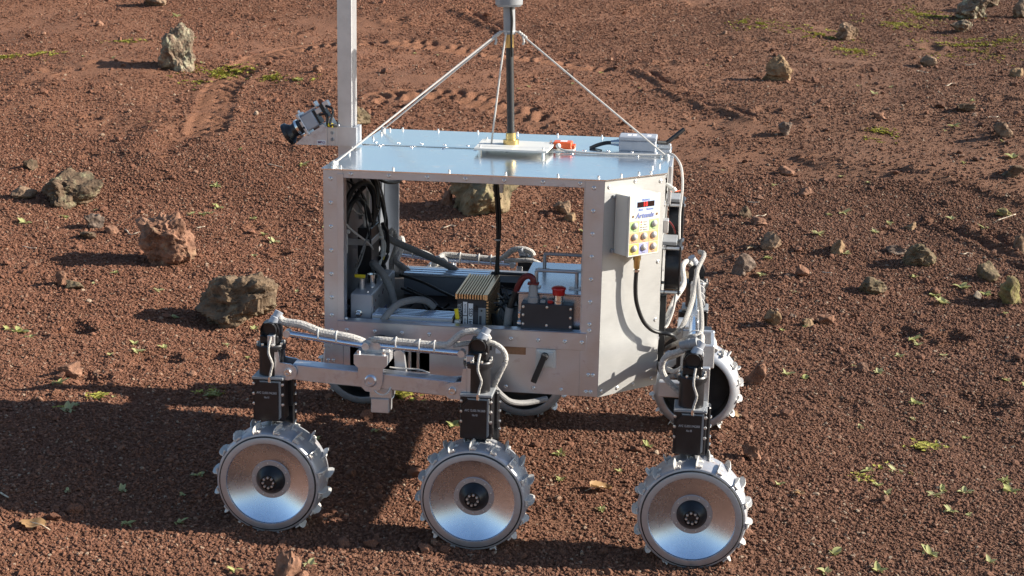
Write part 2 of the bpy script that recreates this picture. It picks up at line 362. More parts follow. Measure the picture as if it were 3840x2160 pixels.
MOSS = [ (-1.718, 4.626, 0.229), (-1.641, 4.691, 0.126), (-1.753, 4.504, 0.123), (-2.810, 4.858, 0.130), (-2.983, 4.812, 0.087), (-2.455, 5.230, 0.112), (-1.406, 4.544, 0.082), (-1.240, 4.473, 0.081), (1.512, 6.607, 0.247), (2.307, 6.287, 0.308), (1.991, 7.032, 0.256), (2.297, 7.462, 0.319), (1.098, 6.763, 0.202), (2.513, 6.439, 0.192), (1.669, 6.143, 0.141), (-1.760, 3.705, 0.000), (1.619, 4.077, 0.111), (-0.826, 1.839, 0.000), (-0.762, 0.575, 0.042), (-0.484, 0.678, 0.054), (-0.792, 0.427, 0.041), (1.415, 0.744, 0.062), (1.238, 0.495, 0.078), (0.000, 0.799, 0.066), (0.456, 3.343, 0.000) ]
# ------------------------------------------------------------------ gravel (grains as instances, nobody could count them)
def ico(sub):
    bm = bmesh.new(); bmesh.ops.create_icosphere(bm, subdivisions=sub, radius=1.0)
    v = np.array([q.co[:] for q in bm.verts]); f = [[q.index for q in p.verts] for p in bm.faces]; bm.free(); return v, f
gcol = bpy.data.collections.new('gravel_grains')
iv, iff = ico(2)
for k in range(8):
    rs = np.random.RandomState(100+k); v = iv.copy()
    for _ in range(9):
        nrm = rs.normal(size=3); nrm /= np.linalg.norm(nrm); c = rs.uniform(.45, .8)
        v -= np.maximum(0, v@nrm-c)[:, None]*nrm
    v *= (1+.22*fbm(v[:, 0]*1.9+k*7, v[:, 1]*1.9, v[:, 2]*1.9, s=k, o=2))[:, None]
    v *= np.array([1, rs.uniform(.7, .95), rs.uniform(.55, .85)])
    mm = mesh_np('gravel_grain', v, iff, m_grain, smooth=False)
    gcol.objects.link(bpy.data.objects.new('gravel_grain', mm))

def scatter(n, x0, x1, y0, y1, seed, smin, smax, thresh, sig=.42):
    rs = np.random.RandomState(seed)
    x = rs.uniform(x0, x1, n); y = rs.uniform(y0, y1, n)
    # only around what can be seen from near the photograph's place, with room to the sides
    half = .42*(y+3.4)+.35
    cx = .79-.12*(y+3.1)
    keep = (abs(x-cx) < half)
    den = .5+.5*fbm(x*1.3, y*1.3, s=61, o=3)+.25*fbm(x*6, y*6, s=66, o=2)
    keep &= (den > thresh+rs.uniform(-.45, .35, n))
    x, y = x[keep], y[keep]
    ok = np.ones(len(x), bool)
    for ln in TRACKS: ok &= (seg_dist(x, y, ln)[0] > .10) | (rs.uniform(0, 1, len(x)) < .22)
    x, y = x[ok], y[ok]
    s = np.clip(np.exp(rs.normal(math.log(.5*(smin+smax)), sig, len(x))), smin*.5, smax*2.2)
    z = ground_z(x, y)+s*.42
    return x, y, z, s
parts = [scatter(640000, -1.5, 2.6, -1.0, 1.3, 1, .0020, .0031, .03, .42),
         scatter(520000, -2.4, 3.0, 1.3, 3.4, 2, .0023, .0036, .12, .44),
         scatter(430000, -4.4, 4.0, 3.4, 8.4, 3, .0026, .0040, .30, .46),
         scatter(1800, -2.2, 3.0, -1.0, 3.4, 4, .008, .012, .0, .35),
         scatter(1500, -3.2, 3.8, 3.4, 8.2, 5, .009, .015, .0, .35)]
_deb = []
for q in ROCKS:   # crumbs and small stones lying round each rock
    for _ in range(int(10+120*q[2])):
        an_ = _rs.uniform(0, 6.28); rr_ = q[2]*_rs.uniform(.42, .95); px, py = q[0]+rr_*math.cos(an_), q[1]+q[2]*.35+rr_*math.sin(an_)
        s_ = math.exp(_rs.normal(math.log(.0055), .45)); _deb.append((px, py, 0, min(s_, .016)))
_deb = np.array(_deb); _deb[:, 2] = ground_z(_deb[:, 0], _deb[:, 1], False)+_deb[:, 3]*.3
gp = np.concatenate([np.stack(p, 1) for p in parts]+[np.array(_deb)]); N = len(gp)
rs = np.random.RandomState(9)
me = bpy.data.meshes.new('gravel'); me.vertices.add(N); me.vertices.foreach_set('co', gp[:, :3].ravel())
a = me.attributes.new('rotv', 'FLOAT_VECTOR', 'POINT'); a.data.foreach_set('vector', np.stack([rs.uniform(-.5, .5, N), rs.uniform(-.5, .5, N), rs.uniform(0, 6.28, N)], 1).ravel())
a = me.attributes.new('scl', 'FLOAT', 'POINT'); a.data.foreach_set('value', gp[:, 3])
me.materials.append(m_grain)
gravel = tag(link('gravel', me), 'loose red-brown volcanic gravel covering the ground', 'gravel', None, 'stuff')
gt = bpy.data.node_groups.new('gravel', 'GeometryNodeTree')
gt.interface.new_socket('Geometry', in_out='INPUT', socket_type='NodeSocketGeometry'); gt.interface.new_socket('Geometry', in_out='OUTPUT', socket_type='NodeSocketGeometry')
gi = gt.nodes.new('NodeGroupInput'); go = gt.nodes.new('NodeGroupOutput')
ci = gt.nodes.new('GeometryNodeCollectionInfo'); ci.inputs['Collection'].default_value = gcol
ci.inputs['Separate Children'].default_value = True; ci.inputs['Reset Children'].default_value = True
ip = gt.nodes.new('GeometryNodeInstanceOnPoints'); ip.inputs['Pick Instance'].default_value = True
mp = gt.nodes.new('GeometryNodeMeshToPoints')
na = gt.nodes.new('GeometryNodeInputNamedAttribute'); na.data_type = 'FLOAT_VECTOR'; na.inputs['Name'].default_value = 'rotv'
nb = gt.nodes.new('GeometryNodeInputNamedAttribute'); nb.data_type = 'FLOAT'; nb.inputs['Name'].default_value = 'scl'
gt.links.new(gi.outputs[0], mp.inputs['Mesh']); gt.links.new(mp.outputs[0], ip.inputs['Points']); gt.links.new(ci.outputs[0], ip.inputs['Instance'])
gt.links.new(na.outputs['Attribute'], ip.inputs['Rotation']); gt.links.new(nb.outputs['Attribute'], ip.inputs['Scale'])
gt.links.new(ip.outputs[0], go.inputs[0])
gravel.modifiers.new('gravel', 'NODES').node_group = gt

# ------------------------------------------------------------------ rocks
ICO = {s: ico(s) for s in (3, 4, 5, 6)}
def rock(x, y, w, h, kind, seed, label):
    rs = np.random.RandomState(seed*13+1)
    big = w > .12
    v, f = ICO[6 if w > .18 else 5 if big else 4]; v = v.copy()
    for _ in range(8 if big else 11):
        nrm = rs.normal(size=3); nrm[2] *= .8; nrm /= np.linalg.norm(nrm); c = rs.uniform(.55, .85) if big else rs.uniform(.4, .8)
        v -= (np.maximum(0, v@nrm-c)*.92)[:, None]*nrm
    o = seed*3.7
    r = 1+.26*fbm(v[:, 0]*1.3+o, v[:, 1]*1.3, v[:, 2]*1.3, s=seed, o=3)+.07*fbm(v[:, 0]*5+o, v[:, 1]*5, v[:, 2]*5, s=seed+5, o=4, g=.55)
    rg = 1-abs(fbm(v[:, 0]*2.6+o, v[:, 1]*2.6, v[:, 2]*2.6, s=seed+9, o=2))
    r -= .12*np.clip(rg-.6, 0, 1)
    r += .018*fbm(v[:, 0]*17+o, v[:, 1]*17, v[:, 2]*17, s=seed+15, o=3, g=.7)
    npit = 75 if kind == 'pitted' else 22 if big else 6
    u = v/np.linalg.norm(v, axis=1)[:, None]
    for _ in range(npit):
        c = rs.normal(size=3); c /= np.linalg.norm(c); pr = rs.uniform(.05, .22)*(.8 if kind == 'pitted' else 1)
        d = np.linalg.norm(u-c, axis=1)/pr
        r -= pr*rs.uniform(.35, .95)*np.exp(-d**4)
    v *= r[:, None]
    if kind == 'twotone': v[:, 0] += .25*v[:, 2]
    if seed == 25: v[:, 2] += .35*np.exp(-((v[:, 0]-.3)/.4)**2)*(v[:, 2] > 0)
    if seed == 12: v[:, 2] += .45*sstep(-.1, .8, v[:, 0])*(v[:, 2] > 0)
    if seed == 45: v[:, 0] += -.25*v[:, 2]
    v -= (v.max(0)+v.min(0))/2; v /= (v.max(0)-v.min(0))/2
    dep = w*rs.uniform(.72, .95)
    v *= np.array([w/2, dep/2, h*.62])
    vd = Vector((x-.793, y+3.126)).normalized(); x = x+vd.x*dep*.42; yc = y+vd.y*dep*.42
    z0 = gz1(x, yc)
    v[:, 2] += h*.62-h*.24
    me = mesh_np('rock', v, f, ROCKM[kind])
    me.set_sharp_from_angle(angle=rad(40))
    return tag(link('rock', me, None, Matrix.Translation((x, yc, z0))), label, 'rock')
for r_ in ROCKS: rock(*r_)

# ------------------------------------------------------------------ seedlings, moss, twigs, fallen leaves
def leaf_mat(name, col, col2, trans=.35):
    m, nt, n, b = mat(name); setb(b, col, .6, 0, .3); v = obj_vec(nt)
    oi = nt.nodes.new('ShaderNodeObjectInfo')
    c = mixc(nt, oi.outputs['Random'], col, col2)
    c = mixc(nt, noise_n(nt, 160, 3, .6, v), c, tuple(q*.65 for q in col))
    nt.links.new(c, b.inputs['Base Color'])
    tb = nt.nodes.new('ShaderNodeBsdfTranslucent'); nt.links.new(c, tb.inputs['Color'])
    ms = nt.nodes.new('ShaderNodeMixShader'); ms.inputs[0].default_value = trans
    out = nt.nodes['Material Output']
    nt.links.new(b.outputs[0], ms.inputs[1]); nt.links.new(tb.outputs[0], ms.inputs[2]); nt.links.new(ms.outputs[0], out.inputs['Surface'])
    return m
m_leaf = leaf_mat('seedling_leaf', (.50, .51, .19), (.64, .61, .36))
m_moss = leaf_mat('moss', (.42, .40, .07), (.46, .42, .10), .2)
m_dry = leaf_mat('dry_leaf', (.46, .28, .13), (.40, .23, .10), .2)
m_straw, nt, n, b = mat('straw'); setb(b, (.55, .46, .34), .8, 0, .2)
nt.links.new(ramp(nt, noise_n(nt, 90, 3, .6, obj_vec(nt)), [(.35, (.34, .25, .17)), (.6, (.62, .54, .42))]), b.inputs['Base Color'])

def leaf_blade(V, F, base, dirv, length, width, rise, curl, nseg=4):
    d = Vector(dirv).normalized(); side = Vector((-d.y, d.x, 0)); n0 = len(V)
    for k in range(nseg+1):
        t = k/nseg; w = width*math.sin(math.pi*(.12+.88*t)**.75)*.5+.0003
        p = Vector(base)+d*(length*t)+Vector((0, 0, rise*t-curl*t*t))
        V += [tuple(p-side*w+Vector((0, 0, w*.5))), tuple(p), tuple(p+side*w+Vector((0, 0, w*.5)))]
    for k in range(nseg):
        a = n0+3*k
        F += [(a, a+1, a+4, a+3), (a+1, a+2, a+5, a+4)]
def sprout_mesh(seed):
    rd = random.Random(seed); V = []; F = []
    nl = rd.randint(4, 9)
    for k in range(nl):
        a = k*2.4+rd.uniform(-.5, .5); L = rd.uniform(.30, .60); h = rd.uniform(.02, .34)
        b0 = (rd.uniform(-.05, .05), rd.uniform(-.05, .05), -.05)
        leaf_blade(V, F, b0, (math.cos(a), math.sin(a), 0), L, L*rd.uniform(.45, .75), h+.25*L, rd.uniform(.0, .22))
    if rd.random() < .5:
        for k in range(rd.randint(2, 4)):
            a = rd.uniform(0, 6.28)
            leaf_blade(V, F, (.3*math.cos(a+2), .3*math.sin(a+2), -.05), (math.cos(a), math.sin(a), 0), .3, .12, .2, .05)
    return mesh_np('seedling', V, F, m_leaf)
SPM = [sprout_mesh(k) for k in range(9)]
rd = random.Random(4); used_rock = set()
extra = []
for _ in range(70):
    y = rd.uniform(-.45, 5.5); hw = .36*(y+3.2); extra.append((.79-.12*(y+3.1)+rd.uniform(-hw, hw), y, rd.uniform(.014, .03)))
for (x, y, s) in SPROUTS+extra:
    if s < .005 or (-.05 < x < .9 and -.25 < y < .9 and (x, y, s) in extra): continue
    M = Matrix.Translation((x, y, gz1(x, y)+.003)) @ Matrix.Rotation(rd.uniform(0, 6.28), 4, 'Z') @ Matrix.Diagonal((s*1.3, s*1.3, s*1.3, 1))
    lab = 'small bright green seedling sprouting from the red gravel'
    near = sorted((math.hypot(x-q[0], y-q[1]), q[6]) for q in ROCKS if q[2] > .05)[0]
    if near[0] < .20 and near[1] not in used_rock:
        used_rock.add(near[1]); lab = 'green seedling by the '+' '.join(near[1].split()[:9]).rstrip(',')
        for w_ in (' with', ' a', ' the', ' in', ' on', ' of', ' and', ' beside', ' behind', ' to'):
            if lab.endswith(w_): lab = lab[:-len(w_)]
    tag(link('seedling', rd.choice(SPM), None, M), lab, 'seedling', 'seedlings scattered over the gravel')
V = []; F = []; mp_ = []
for (x, y, s) in MOSS:
    if s < .01: continue
    for _ in range(int(170*s/.1)):
        a = rd.uniform(0, 6.28); q = abs(rd.gauss(0, .33))*s
        mp_.append((x+q*1.5*math.cos(a), y+q*1.4*math.sin(a)))
mp_ = np.array(mp_); mz_ = ground_z(mp_[:, 0], mp_[:, 1], False); mk_ = vnoise(mp_[:, 0]*14, mp_[:, 1]*14, s=3)
for (px, py), pz, ok_ in zip(mp_, mz_, mk_):
    if ok_ < -.15: continue
    for k in range(3):
        b_ = rd.uniform(0, 6.28); L = rd.uniform(.009, .022)
        leaf_blade(V, F, (px, py, pz-.001), (math.cos(b_), math.sin(b_), 0), L, L*.6, rd.uniform(.004, .012), .003, 2)
tag(link('moss', mesh_np('moss', V, F, m_moss)), 'yellow-green moss growing in thin patches on the gravel', 'moss', None, 'stuff')
# straw and twigs
def tube_np(pts, r, seg=6, taper=1.0):
    V = []; F = []; P = [Vector(p) for p in pts]; n_ = len(P)
    up = Vector((.13, .21, .97))
    for k, p in enumerate(P):
        d = (P[min(k+1, n_-1)]-P[max(k-1, 0)]).normalized(); a = d.cross(up)
        if a.length < 1e-4: a = d.cross(Vector((1, 0, 0)))
        a.normalize(); c = a.cross(d); rr = r*(1+(taper-1)*k/(n_-1))
        for q in range(seg):
            t = 2*math.pi*q/seg; V.append(tuple(p+a*(rr*math.cos(t))+c*(rr*math.sin(t))))
    for k in range(n_-1):
        for q in range(seg):
            F.append((k*seg+q, k*seg+(q+1) % seg, (k+1)*seg+(q+1) % seg, (k+1)*seg+q))
    F.append(tuple(range(seg))[::-1]); F.append(tuple((n_-1)*seg+q for q in range(seg)))
    return V, F
TWL = ['pale bent straw lying on the gravel behind the mast', 'curled white straw lying beyond the rover window', 'forked white straw on the gravel behind the fans', 'wavy white straw between two small stones',
       'short pale straw below the knobbly grey stone', 'long pale twig beside the flat dark stone', 'bent grey straw lying in the rover shadow', 'thin pale straw on the far slope above the ruts',
       'pale straw near the small brown stone on the far slope', 'pale straw near the furrow on the far slope', 'long dark-rooted straw beside the small yellowish stone', 'small pale straw at the foot of the large boulder',
       'small straw beyond the knobbly grey stone', 'white straw beside the flat grey stone', 'white straw beside the triangular red stone', 'tiny straw beside the flat dark pebble', 'tiny pale straw near the leading steering motor']
for k, (x, y, s) in enumerate(TWIGS):
    a = rd.uniform(-.7, .7); pts = []
    for q in range(7):
        t = q/6-.5; px = x+s*t*math.cos(a)+.0*t; py = y+s*t*math.sin(a)*1.4+(.18*s*math.sin(t*7+k) if k % 2 else 0)
        pts.append((px, py, gz1(px, py)+.006+.10*s*(k % 3)*max(0, t)))
    v, f = tube_np(pts, .0022+.012*s*.3, 6, .6)
    c = np.mean(v, 0); tag(link('straw', mesh_np('straw', np.array(v)-c, f, m_straw), None, Matrix.Translation(c)), TWL[k], 'straw')
LFL = ['broad tan dry leaf with a dark vein at the edge of the rover shadow', 'curled orange-brown dry leaf between the middle and rear near wheels', 'small orange dry leaf in the shade of the rounded brown stone', 'small brown dry leaf behind the rear near wheel']
for k, (x, y, s) in enumerate(LEAVES):
    V = []; F = []; nu, nv = 9, 7; ang = (2.9, .3, 1.0, -.6)[k]; L = s*1.15
    for i in range(nu+1):
        t = i/nu; w = .46*s*math.sin(math.pi*min(1, t*.93+.05))**.6*(1.05-.35*t)+.001
        for j in range(nv+1):
            q = j/nv*2-1
            jag = 1+.14*math.sin(9*t*3+k*2+q*3)*abs(q)
            px, py = (t-.5)*L, q*w*jag
            pz = .012+.16*s*q*q*(1.2 if k == 1 else .5)+(.22*s*math.sin(t*3+1.5)*.5 if k == 1 else .05*s*math.sin(t*8+q*2))
            V.append((px*math.cos(ang)-py*math.sin(ang), px*math.sin(ang)+py*math.cos(ang), pz))
    for i in range(nu):
        for j in range(nv):
            a = i*(nv+1)+j; F.append((a, a+1, a+nv+2, a+nv+1))
    o = tag(link('dry_leaf', mesh_np('dry_leaf', V, F, m_dry), None, Matrix.Translation((x, y, gz1(x, y)-.002))), LFL[k], 'leaf')
    v, f = tube_np([(-L*.75*math.cos(ang), -L*.75*math.sin(ang), .006), (-L*.4*math.cos(ang), -L*.4*math.sin(ang), .014), (.1*L*math.cos(ang), .1*L*math.sin(ang), .0155)], .0011, 5)
    link('stem', mesh_np('stem', v, f, m_straw), o, WM[o.name])

# ================================================================== ROVER
def simple(name, col, rough, metal=0.0, spec=.5, nscale=None, namt=.25, bs=0, bd=.002, rvar=0):
    m, nt, n, b = mat(name); setb(b, col, rough, metal, spec)
    if nscale:
        v = obj_vec(nt); f = noise_n(nt, nscale, 4, .6, v)
        nt.links.new(ramp(nt, f, [(.3, tuple(q*(1-namt) for q in col)), (.7, tuple(min(1, q*(1+namt)) for q in col))]), b.inputs['Base Color'])
        if rvar:
            r = nt.nodes.new('ShaderNodeMapRange'); r.inputs[3].default_value = max(.02, rough-rvar); r.inputs[4].default_value = rough+rvar
            nt.links.new(noise_n(nt, nscale*.4, 3, .6, v), r.inputs[0]); nt.links.new(r.outputs[0], b.inputs['Roughness'])
        if bs: bump(nt, f, b, bs, bd)
    return m

def brushed(name, col, rough, axis=(1, 1, 1), metal=1.0, rv=.10, wave=0.0, dust=0.0):
    """sheet metal: fine directional grain in roughness, faint smudges, optional slight waviness and dust"""
    m, nt, n, b = mat(name); setb(b, col, rough, metal); v = obj_vec(nt)
    mpn = nt.nodes.new('ShaderNodeMapping'); mpn.inputs['Scale'].default_value = axis; nt.links.new(v, mpn.inputs['Vector'])
    g = noise_n(nt, 60, 3, .6, mpn.outputs[0]); sm = noise_n(nt, 9, 5, .65, v, 1.0)
    add = nt.nodes.new('ShaderNodeMath'); add.operation = 'MULTIPLY_ADD'; add.inputs[1].default_value = .6
    nt.links.new(sm, add.inputs[0]); sc = nt.nodes.new('ShaderNodeMath'); sc.operation = 'MULTIPLY'; sc.inputs[1].default_value = .4
    nt.links.new(g, sc.inputs[0]); nt.links.new(sc.outputs[0], add.inputs[2])
    r = nt.nodes.new('ShaderNodeMapRange'); r.inputs[1].default_value = .3; r.inputs[2].default_value = .7
    r.inputs[3].default_value = max(.03, rough-rv); r.inputs[4].default_value = rough+rv
    nt.links.new(add.outputs[0], r.inputs[0]); nt.links.new(r.outputs[0], b.inputs['Roughness'])
    base = ramp(nt, add.outputs[0], [(.3, tuple(q*.90 for q in col)), (.7, tuple(min(1, q*1.06) for q in col))])
    if dust:
        d = ramp(nt, noise_n(nt, 26, 6, .7, v, .5), [(.62-dust*.3, (0, 0, 0)), (.80-dust*.2, (.6, .6, .6))])
        nt.links.new(mixc(nt, d, base, (.30, .17, .115)), b.inputs['Base Color'])
        inv = nt.nodes.new('ShaderNodeMath'); inv.operation = 'MULTIPLY_ADD'; inv.inputs[1].default_value = -metal; inv.inputs[2].default_value = metal
        nt.links.new(d, inv.inputs[0]); nt.links.new(inv.outputs[0], b.inputs['Metallic'])
    else: nt.links.new(base, b.inputs['Base Color'])
    if wave: bump(nt, noise_n(nt, 5, 2, .5, v), b, wave, .01)
    return m

m_sheet = brushed('aluminium_sheet', (.58, .615, .68), .40, (1, 1, 14), 1.0, .10, .08, .03)
m_side = brushed('aluminium_matt', (.44, .44, .43), .48, (1, 1, 10), .50, .07, .04)
m_top = brushed('aluminium_polished', (.93, .95, .96), .19, (12, 1, 1), 1.0, .08, .05, .10)
m_beam = brushed('aluminium_beam', (.58, .615, .68), .38, (1, 1, 1), .95, .08, 0, .35)
m_white_al = simple('anodised_silver', (.56, .56, .57), .38, .7, .5, 25, .1)
m_dish = brushed('spun_aluminium', (.62, .715, .85), .27, (1, 1, 1), 1.0, .025)
m_rimring = brushed('rim_ring_dusty', (.44, .45, .48), .48, (1, 1, 1), .8, .1, 0, .2)
m_tyre = brushed('tyre_sheet', (.44, .45, .48), .45, (1, 1, 1), .55, .1, .1, .35)
m_grous = brushed('grouser_steel', (.66, .64, .60), .48, (1, 1, 1), .30, .1, 0, .3)
m_black = simple('black_anodised', (.012, .012, .014), .34, 0, .5, 40, .4)
m_blackp = simple('black_plastic', (.015, .015, .016), .5)
m_inner = simple('dark_inner', (.045, .042, .042), .7, .2, .3, 20, .4)
m_sleeve = simple('grey_braided_sleeve', (.45, .43, .40), .8, 0, .2, 220, .30, .8, .004)
m_sleeve2 = simple('grey_hose', (.21, .205, .20), .6, 0, .3, 200, .12, .3, .002)
m_sleeve3 = simple('mid_grey_sleeve', (.31, .295, .275), .8, 0, .2, 220, .30, .8, .004)  # darker mid-grey version of the braided sleeve
m_cord = simple('white_cord', (.50, .48, .45), .75, 0, .2, 300, .15)
m_wht = simple('white_plastic', (.60, .59, .55), .45, 0, .5)
m_cream = simple('cream_enamel', (.60, .58, .51), .48, 0, .5, 18, .04)
m_tie = simple('white_cable_tie', (.60, .585, .56), .5)
m_cable = simple('black_cable', (.012, .012, .012), .42)
m_brass = simple('brass', (.62, .45, .19), .32, 1.0, .5, 40, .12)
m_copper = simple('copper_tape', (.27, .175, .115), .42, .7, .5, 60, .2)
m_greyp = simple('grey_pvc', (.24, .25, .26), .45, 0, .5, 30, .1)
m_greybox = simple('grey_cast_box', (.36, .38, .42), .5, .25, .5, 30, .08)
m_orange = simple('orange_plastic', (.62, .095, .02), .38)
m_red = simple('red_button', (.40, .012, .012), .35)
m_redc = simple('red_cable', (.11, .007, .009), .45)
m_chrome = simple('chrome', (.75, .74, .72), .18, 1.0)
m_screw = simple('steel_screw', (.70, .68, .66), .30, .9)
m_yel = simple('yellow_marker', (.75, .58, .02), .5)
m_dkpanel = simple('dark_blue_panel', (.030, .034, .042), .42, .3, .5, 25, .15)
m_bluebox = simple('blue_grey_anodised', (.27, .29, .325), .42, .5, .5, 14, .10)
m_bat = brushed('battery_case', (.46, .52, .60), .26, (1, 1, 1), .95, .06, .10)
m_fin = simple('bronze_fins', (.86, .60, .33), .34, .9, .5, 60, .1)
m_findk = simple('fin_gap', (.05, .035, .025), .7)  # dark base colour paints in the shade between the fins
m_label = simple('white_label', (.72, .71, .72), .55)
m_txt = simple('print_dark', (.05, .05, .06), .6)
m_txtb = simple('print_blue', (.16, .20, .42), .6)
m_txtp = simple('print_purple', (.16, .08, .17), .6)
m_txtg = simple('print_grey', (.36, .36, .38), .6)
m_txtl = simple('print_pale', (.30, .30, .31), .6)
m_lb = simple('light_blue_film', (.42, .52, .68), .5)
m_green = simple('green_film', (.38, .52, .22), .5)
m_org = simple('orange_film', (.66, .37, .18), .5)
m_yf = simple('yellow_film', (.66, .50, .13), .5)
m_vf = simple('violet_film', (.33, .34, .60), .5)
m_disp = simple('display_window', (.018, .008, .009), .2)
m_led, nt, n, b = mat('red_led_digits'); setb(b, (.5, .01, .01), .5); b.inputs['Emission Color'].default_value = (1, .03, .02, 1); b.inputs['Emission Strength'].default_value = .3
m_lens = simple('lens_glass', (.01, .012, .02), .05, 0, .8)
m_pearl = simple('pearl_silver', (.52, .50, .47), .42, .25)
m_pcb = simple('green_board', (.03, .10, .05), .5)

class G:
    def __init__(s): s.v = []; s.f = []
    def add(s, v, f):
        n = len(s.v); s.v += [tuple(q) for q in v]; s.f += [tuple(i+n for i in q) for q in f]; return s
    def box(s, x0, x1, y0, y1, z0, z1, bev=0, M=None):
        bm = bmesh.new(); bmesh.ops.create_cube(bm, size=1)
        for q in bm.verts: q.co = Vector(((x0+x1)/2+q.co.x*(x1-x0), (y0+y1)/2+q.co.y*(y1-y0), (z0+z1)/2+q.co.z*(z1-z0)))
        if bev: bmesh.ops.bevel(bm, geom=bm.edges[:], offset=bev, segments=1, profile=.5, affect='EDGES')
        bm.verts.index_update()
        s.add([(M @ q.co if M else q.co) for q in bm.verts], [[w.index for w in p.verts] for p in bm.faces]); bm.free(); return s
    def cyl(s, p0, p1, r0, r1=None, seg=20):
        r1 = r0 if r1 is None else r1
        return s.lathe([(0, 0), (0, r0), (1, r1), (1, 0)], p0, p1, seg)
    def lathe(s, prof, p0, p1, seg=24):
        """profile of (position along p0->p1 as a fraction, radius)"""
        p0 = Vector(p0); d = Vector(p1)-p0; ax = d.normalized()
        a = ax.orthogonal().normalized(); c = ax.cross(a); n = len(s.v); rings = []
        for (t, r) in prof:
            if r <= 1e-7: s.v.append(tuple(p0+d*t)); rings.append([len(s.v)-1])
            else:
                k0 = len(s.v)
                for q in range(seg):
                    an = 2*math.pi*q/seg; s.v.append(tuple(p0+d*t+a*(r*math.cos(an))+c*(r*math.sin(an))))
                rings.append(list(range(k0, k0+seg)))
        for A, B in zip(rings[:-1], rings[1:]):
            if len(A) == 1 and len(B) == 1: continue
            for q in range(seg):
                w = (q+1) % seg
                if len(A) == 1: s.f.append((A[0], B[w], B[q]))
                elif len(B) == 1: s.f.append((A[q], A[w], B[0]))
                else: s.f.append((A[q], A[w], B[w], B[q]))
        return s
    def tube(s, pts, r, seg=8, sub=5, taper=1.0):
        P = [Vector(p) for p in pts]
        if sub > 1 and len(P) > 2:
            Q = []
            E = [P[0]*2-P[1]]+P+[P[-1]*2-P[-2]]
            for k in range(1, len(E)-2):
                a, b_, c, d = E[k-1:k+3]
                for q in range(sub):
                    t = q/sub
                    Q.append(.5*((2*b_)+(c-a)*t+(2*a-5*b_+4*c-d)*t*t+(3*b_-a-3*c+d)*t**3))
            P = Q+[P[-1]]
        v, f = tube_np(P, r, seg, taper); return s.add(v, f)
    def prism(s, poly, o, U, Vv, N):
        """polygon in (U,V) through o, extruded by vector N"""
        o, U, Vv, N = Vector(o), Vector(U), Vector(Vv), Vector(N); k = len(poly)
        a = [o+U*p[0]+Vv*p[1] for p in poly]; b_ = [q+N for q in a]
        F = [tuple(range(k))[::-1], tuple(range(k, 2*k))]+[(i, (i+1) % k, k+(i+1) % k, k+i) for i in range(k)]
        return s.add(a+b_, F)
    def torus(s, c, ax, R, r, seg=18, sec=6, squash=1.0, up=None):
        ax = Vector(ax).normalized(); a = Vector(up).normalized() if up else ax.orthogonal().normalized(); b_ = ax.cross(a); c = Vector(c); n = len(s.v)
        for i in range(seg):
            t = 2*math.pi*i/seg; d = a*math.cos(t)*squash+b_*math.sin(t); dn = d.normalized()
            for j in range(sec):
                u = 2*math.pi*j/sec; s.v.append(tuple(c+d*R+dn*(r*math.cos(u))+ax*(r*1.6*math.sin(u))))
        for i in range(seg):
            for j in range(sec):
                s.f.append((n+i*sec+j, n+((i+1) % seg)*sec+j, n+((i+1) % seg)*sec+(j+1) % sec, n+i*sec+(j+1) % sec))
        return s
    def xf(s, fn): s.v = [tuple(fn(Vector(q))) for q in s.v]; return s

def to_mesh(name, g, material, c=Vector((0, 0, 0))):
    me = bpy.data.meshes.new(name); me.from_pydata([tuple(Vector(q)-c) for q in g.v], [], g.f)
    bm = bmesh.new(); bm.from_mesh(me); bmesh.ops.recalc_face_normals(bm, faces=bm.faces[:]); bm.to_mesh(me); bm.free()
    me.materials.append(material); me.polygons.foreach_set('use_smooth', [True]*len(me.polygons)); me.update()
    me.set_sharp_from_angle(angle=rad(32)); return me

def part(name, g, material, parent, label=None):
    a = np.array(g.v); c = Vector(tuple((a.max(0)+a.min(0))/2))
    o = link(name, to_mesh(name, g, material, c), parent, Matrix.Translation(c))
    if label: o['label'] = label
    return o

def face_M(p, n, roll=0.0):
    """matrix that puts local +Z along n at p"""
    return Matrix.Translation(p) @ Vector(n).to_track_quat('Z', 'Y').to_matrix().to_4x4() @ Matrix.Rotation(roll, 4, 'Z')

_dg = None
def text_part(txt, size, M, material, parent, name='lettering', ext=.0002, bold=0.0, shear=0.0):
    cu = bpy.data.curves.new('t', 'FONT'); cu.body = txt; cu.size = size; cu.extrude = ext; cu.align_x = 'CENTER'; cu.align_y = 'CENTER'
    cu.offset = bold; cu.shear = shear; cu.resolution_u = 2
    to = bpy.data.objects.new('t', cu); COL.objects.link(to); dg = bpy.context.evaluated_depsgraph_get(); dg.update()
    me = bpy.data.meshes.new_from_object(to.evaluated_get(dg)); bpy.data.objects.remove(to); bpy.data.curves.remove(cu)
    me.name = name; me.materials.clear(); me.materials.append(material)
    return link(name, me, parent, M)

RZ = .0
rover = bpy.data.objects.new('rover', None); COL.objects.link(rover); WM[rover.name] = Matrix.Translation((.36, .31, 0)); rover.matrix_basis = WM[rover.name]
rover.empty_display_size = .2
tag(rover, 'six-wheeled silver aluminium exploration rover with an open side and a guyed antenna', 'rover')

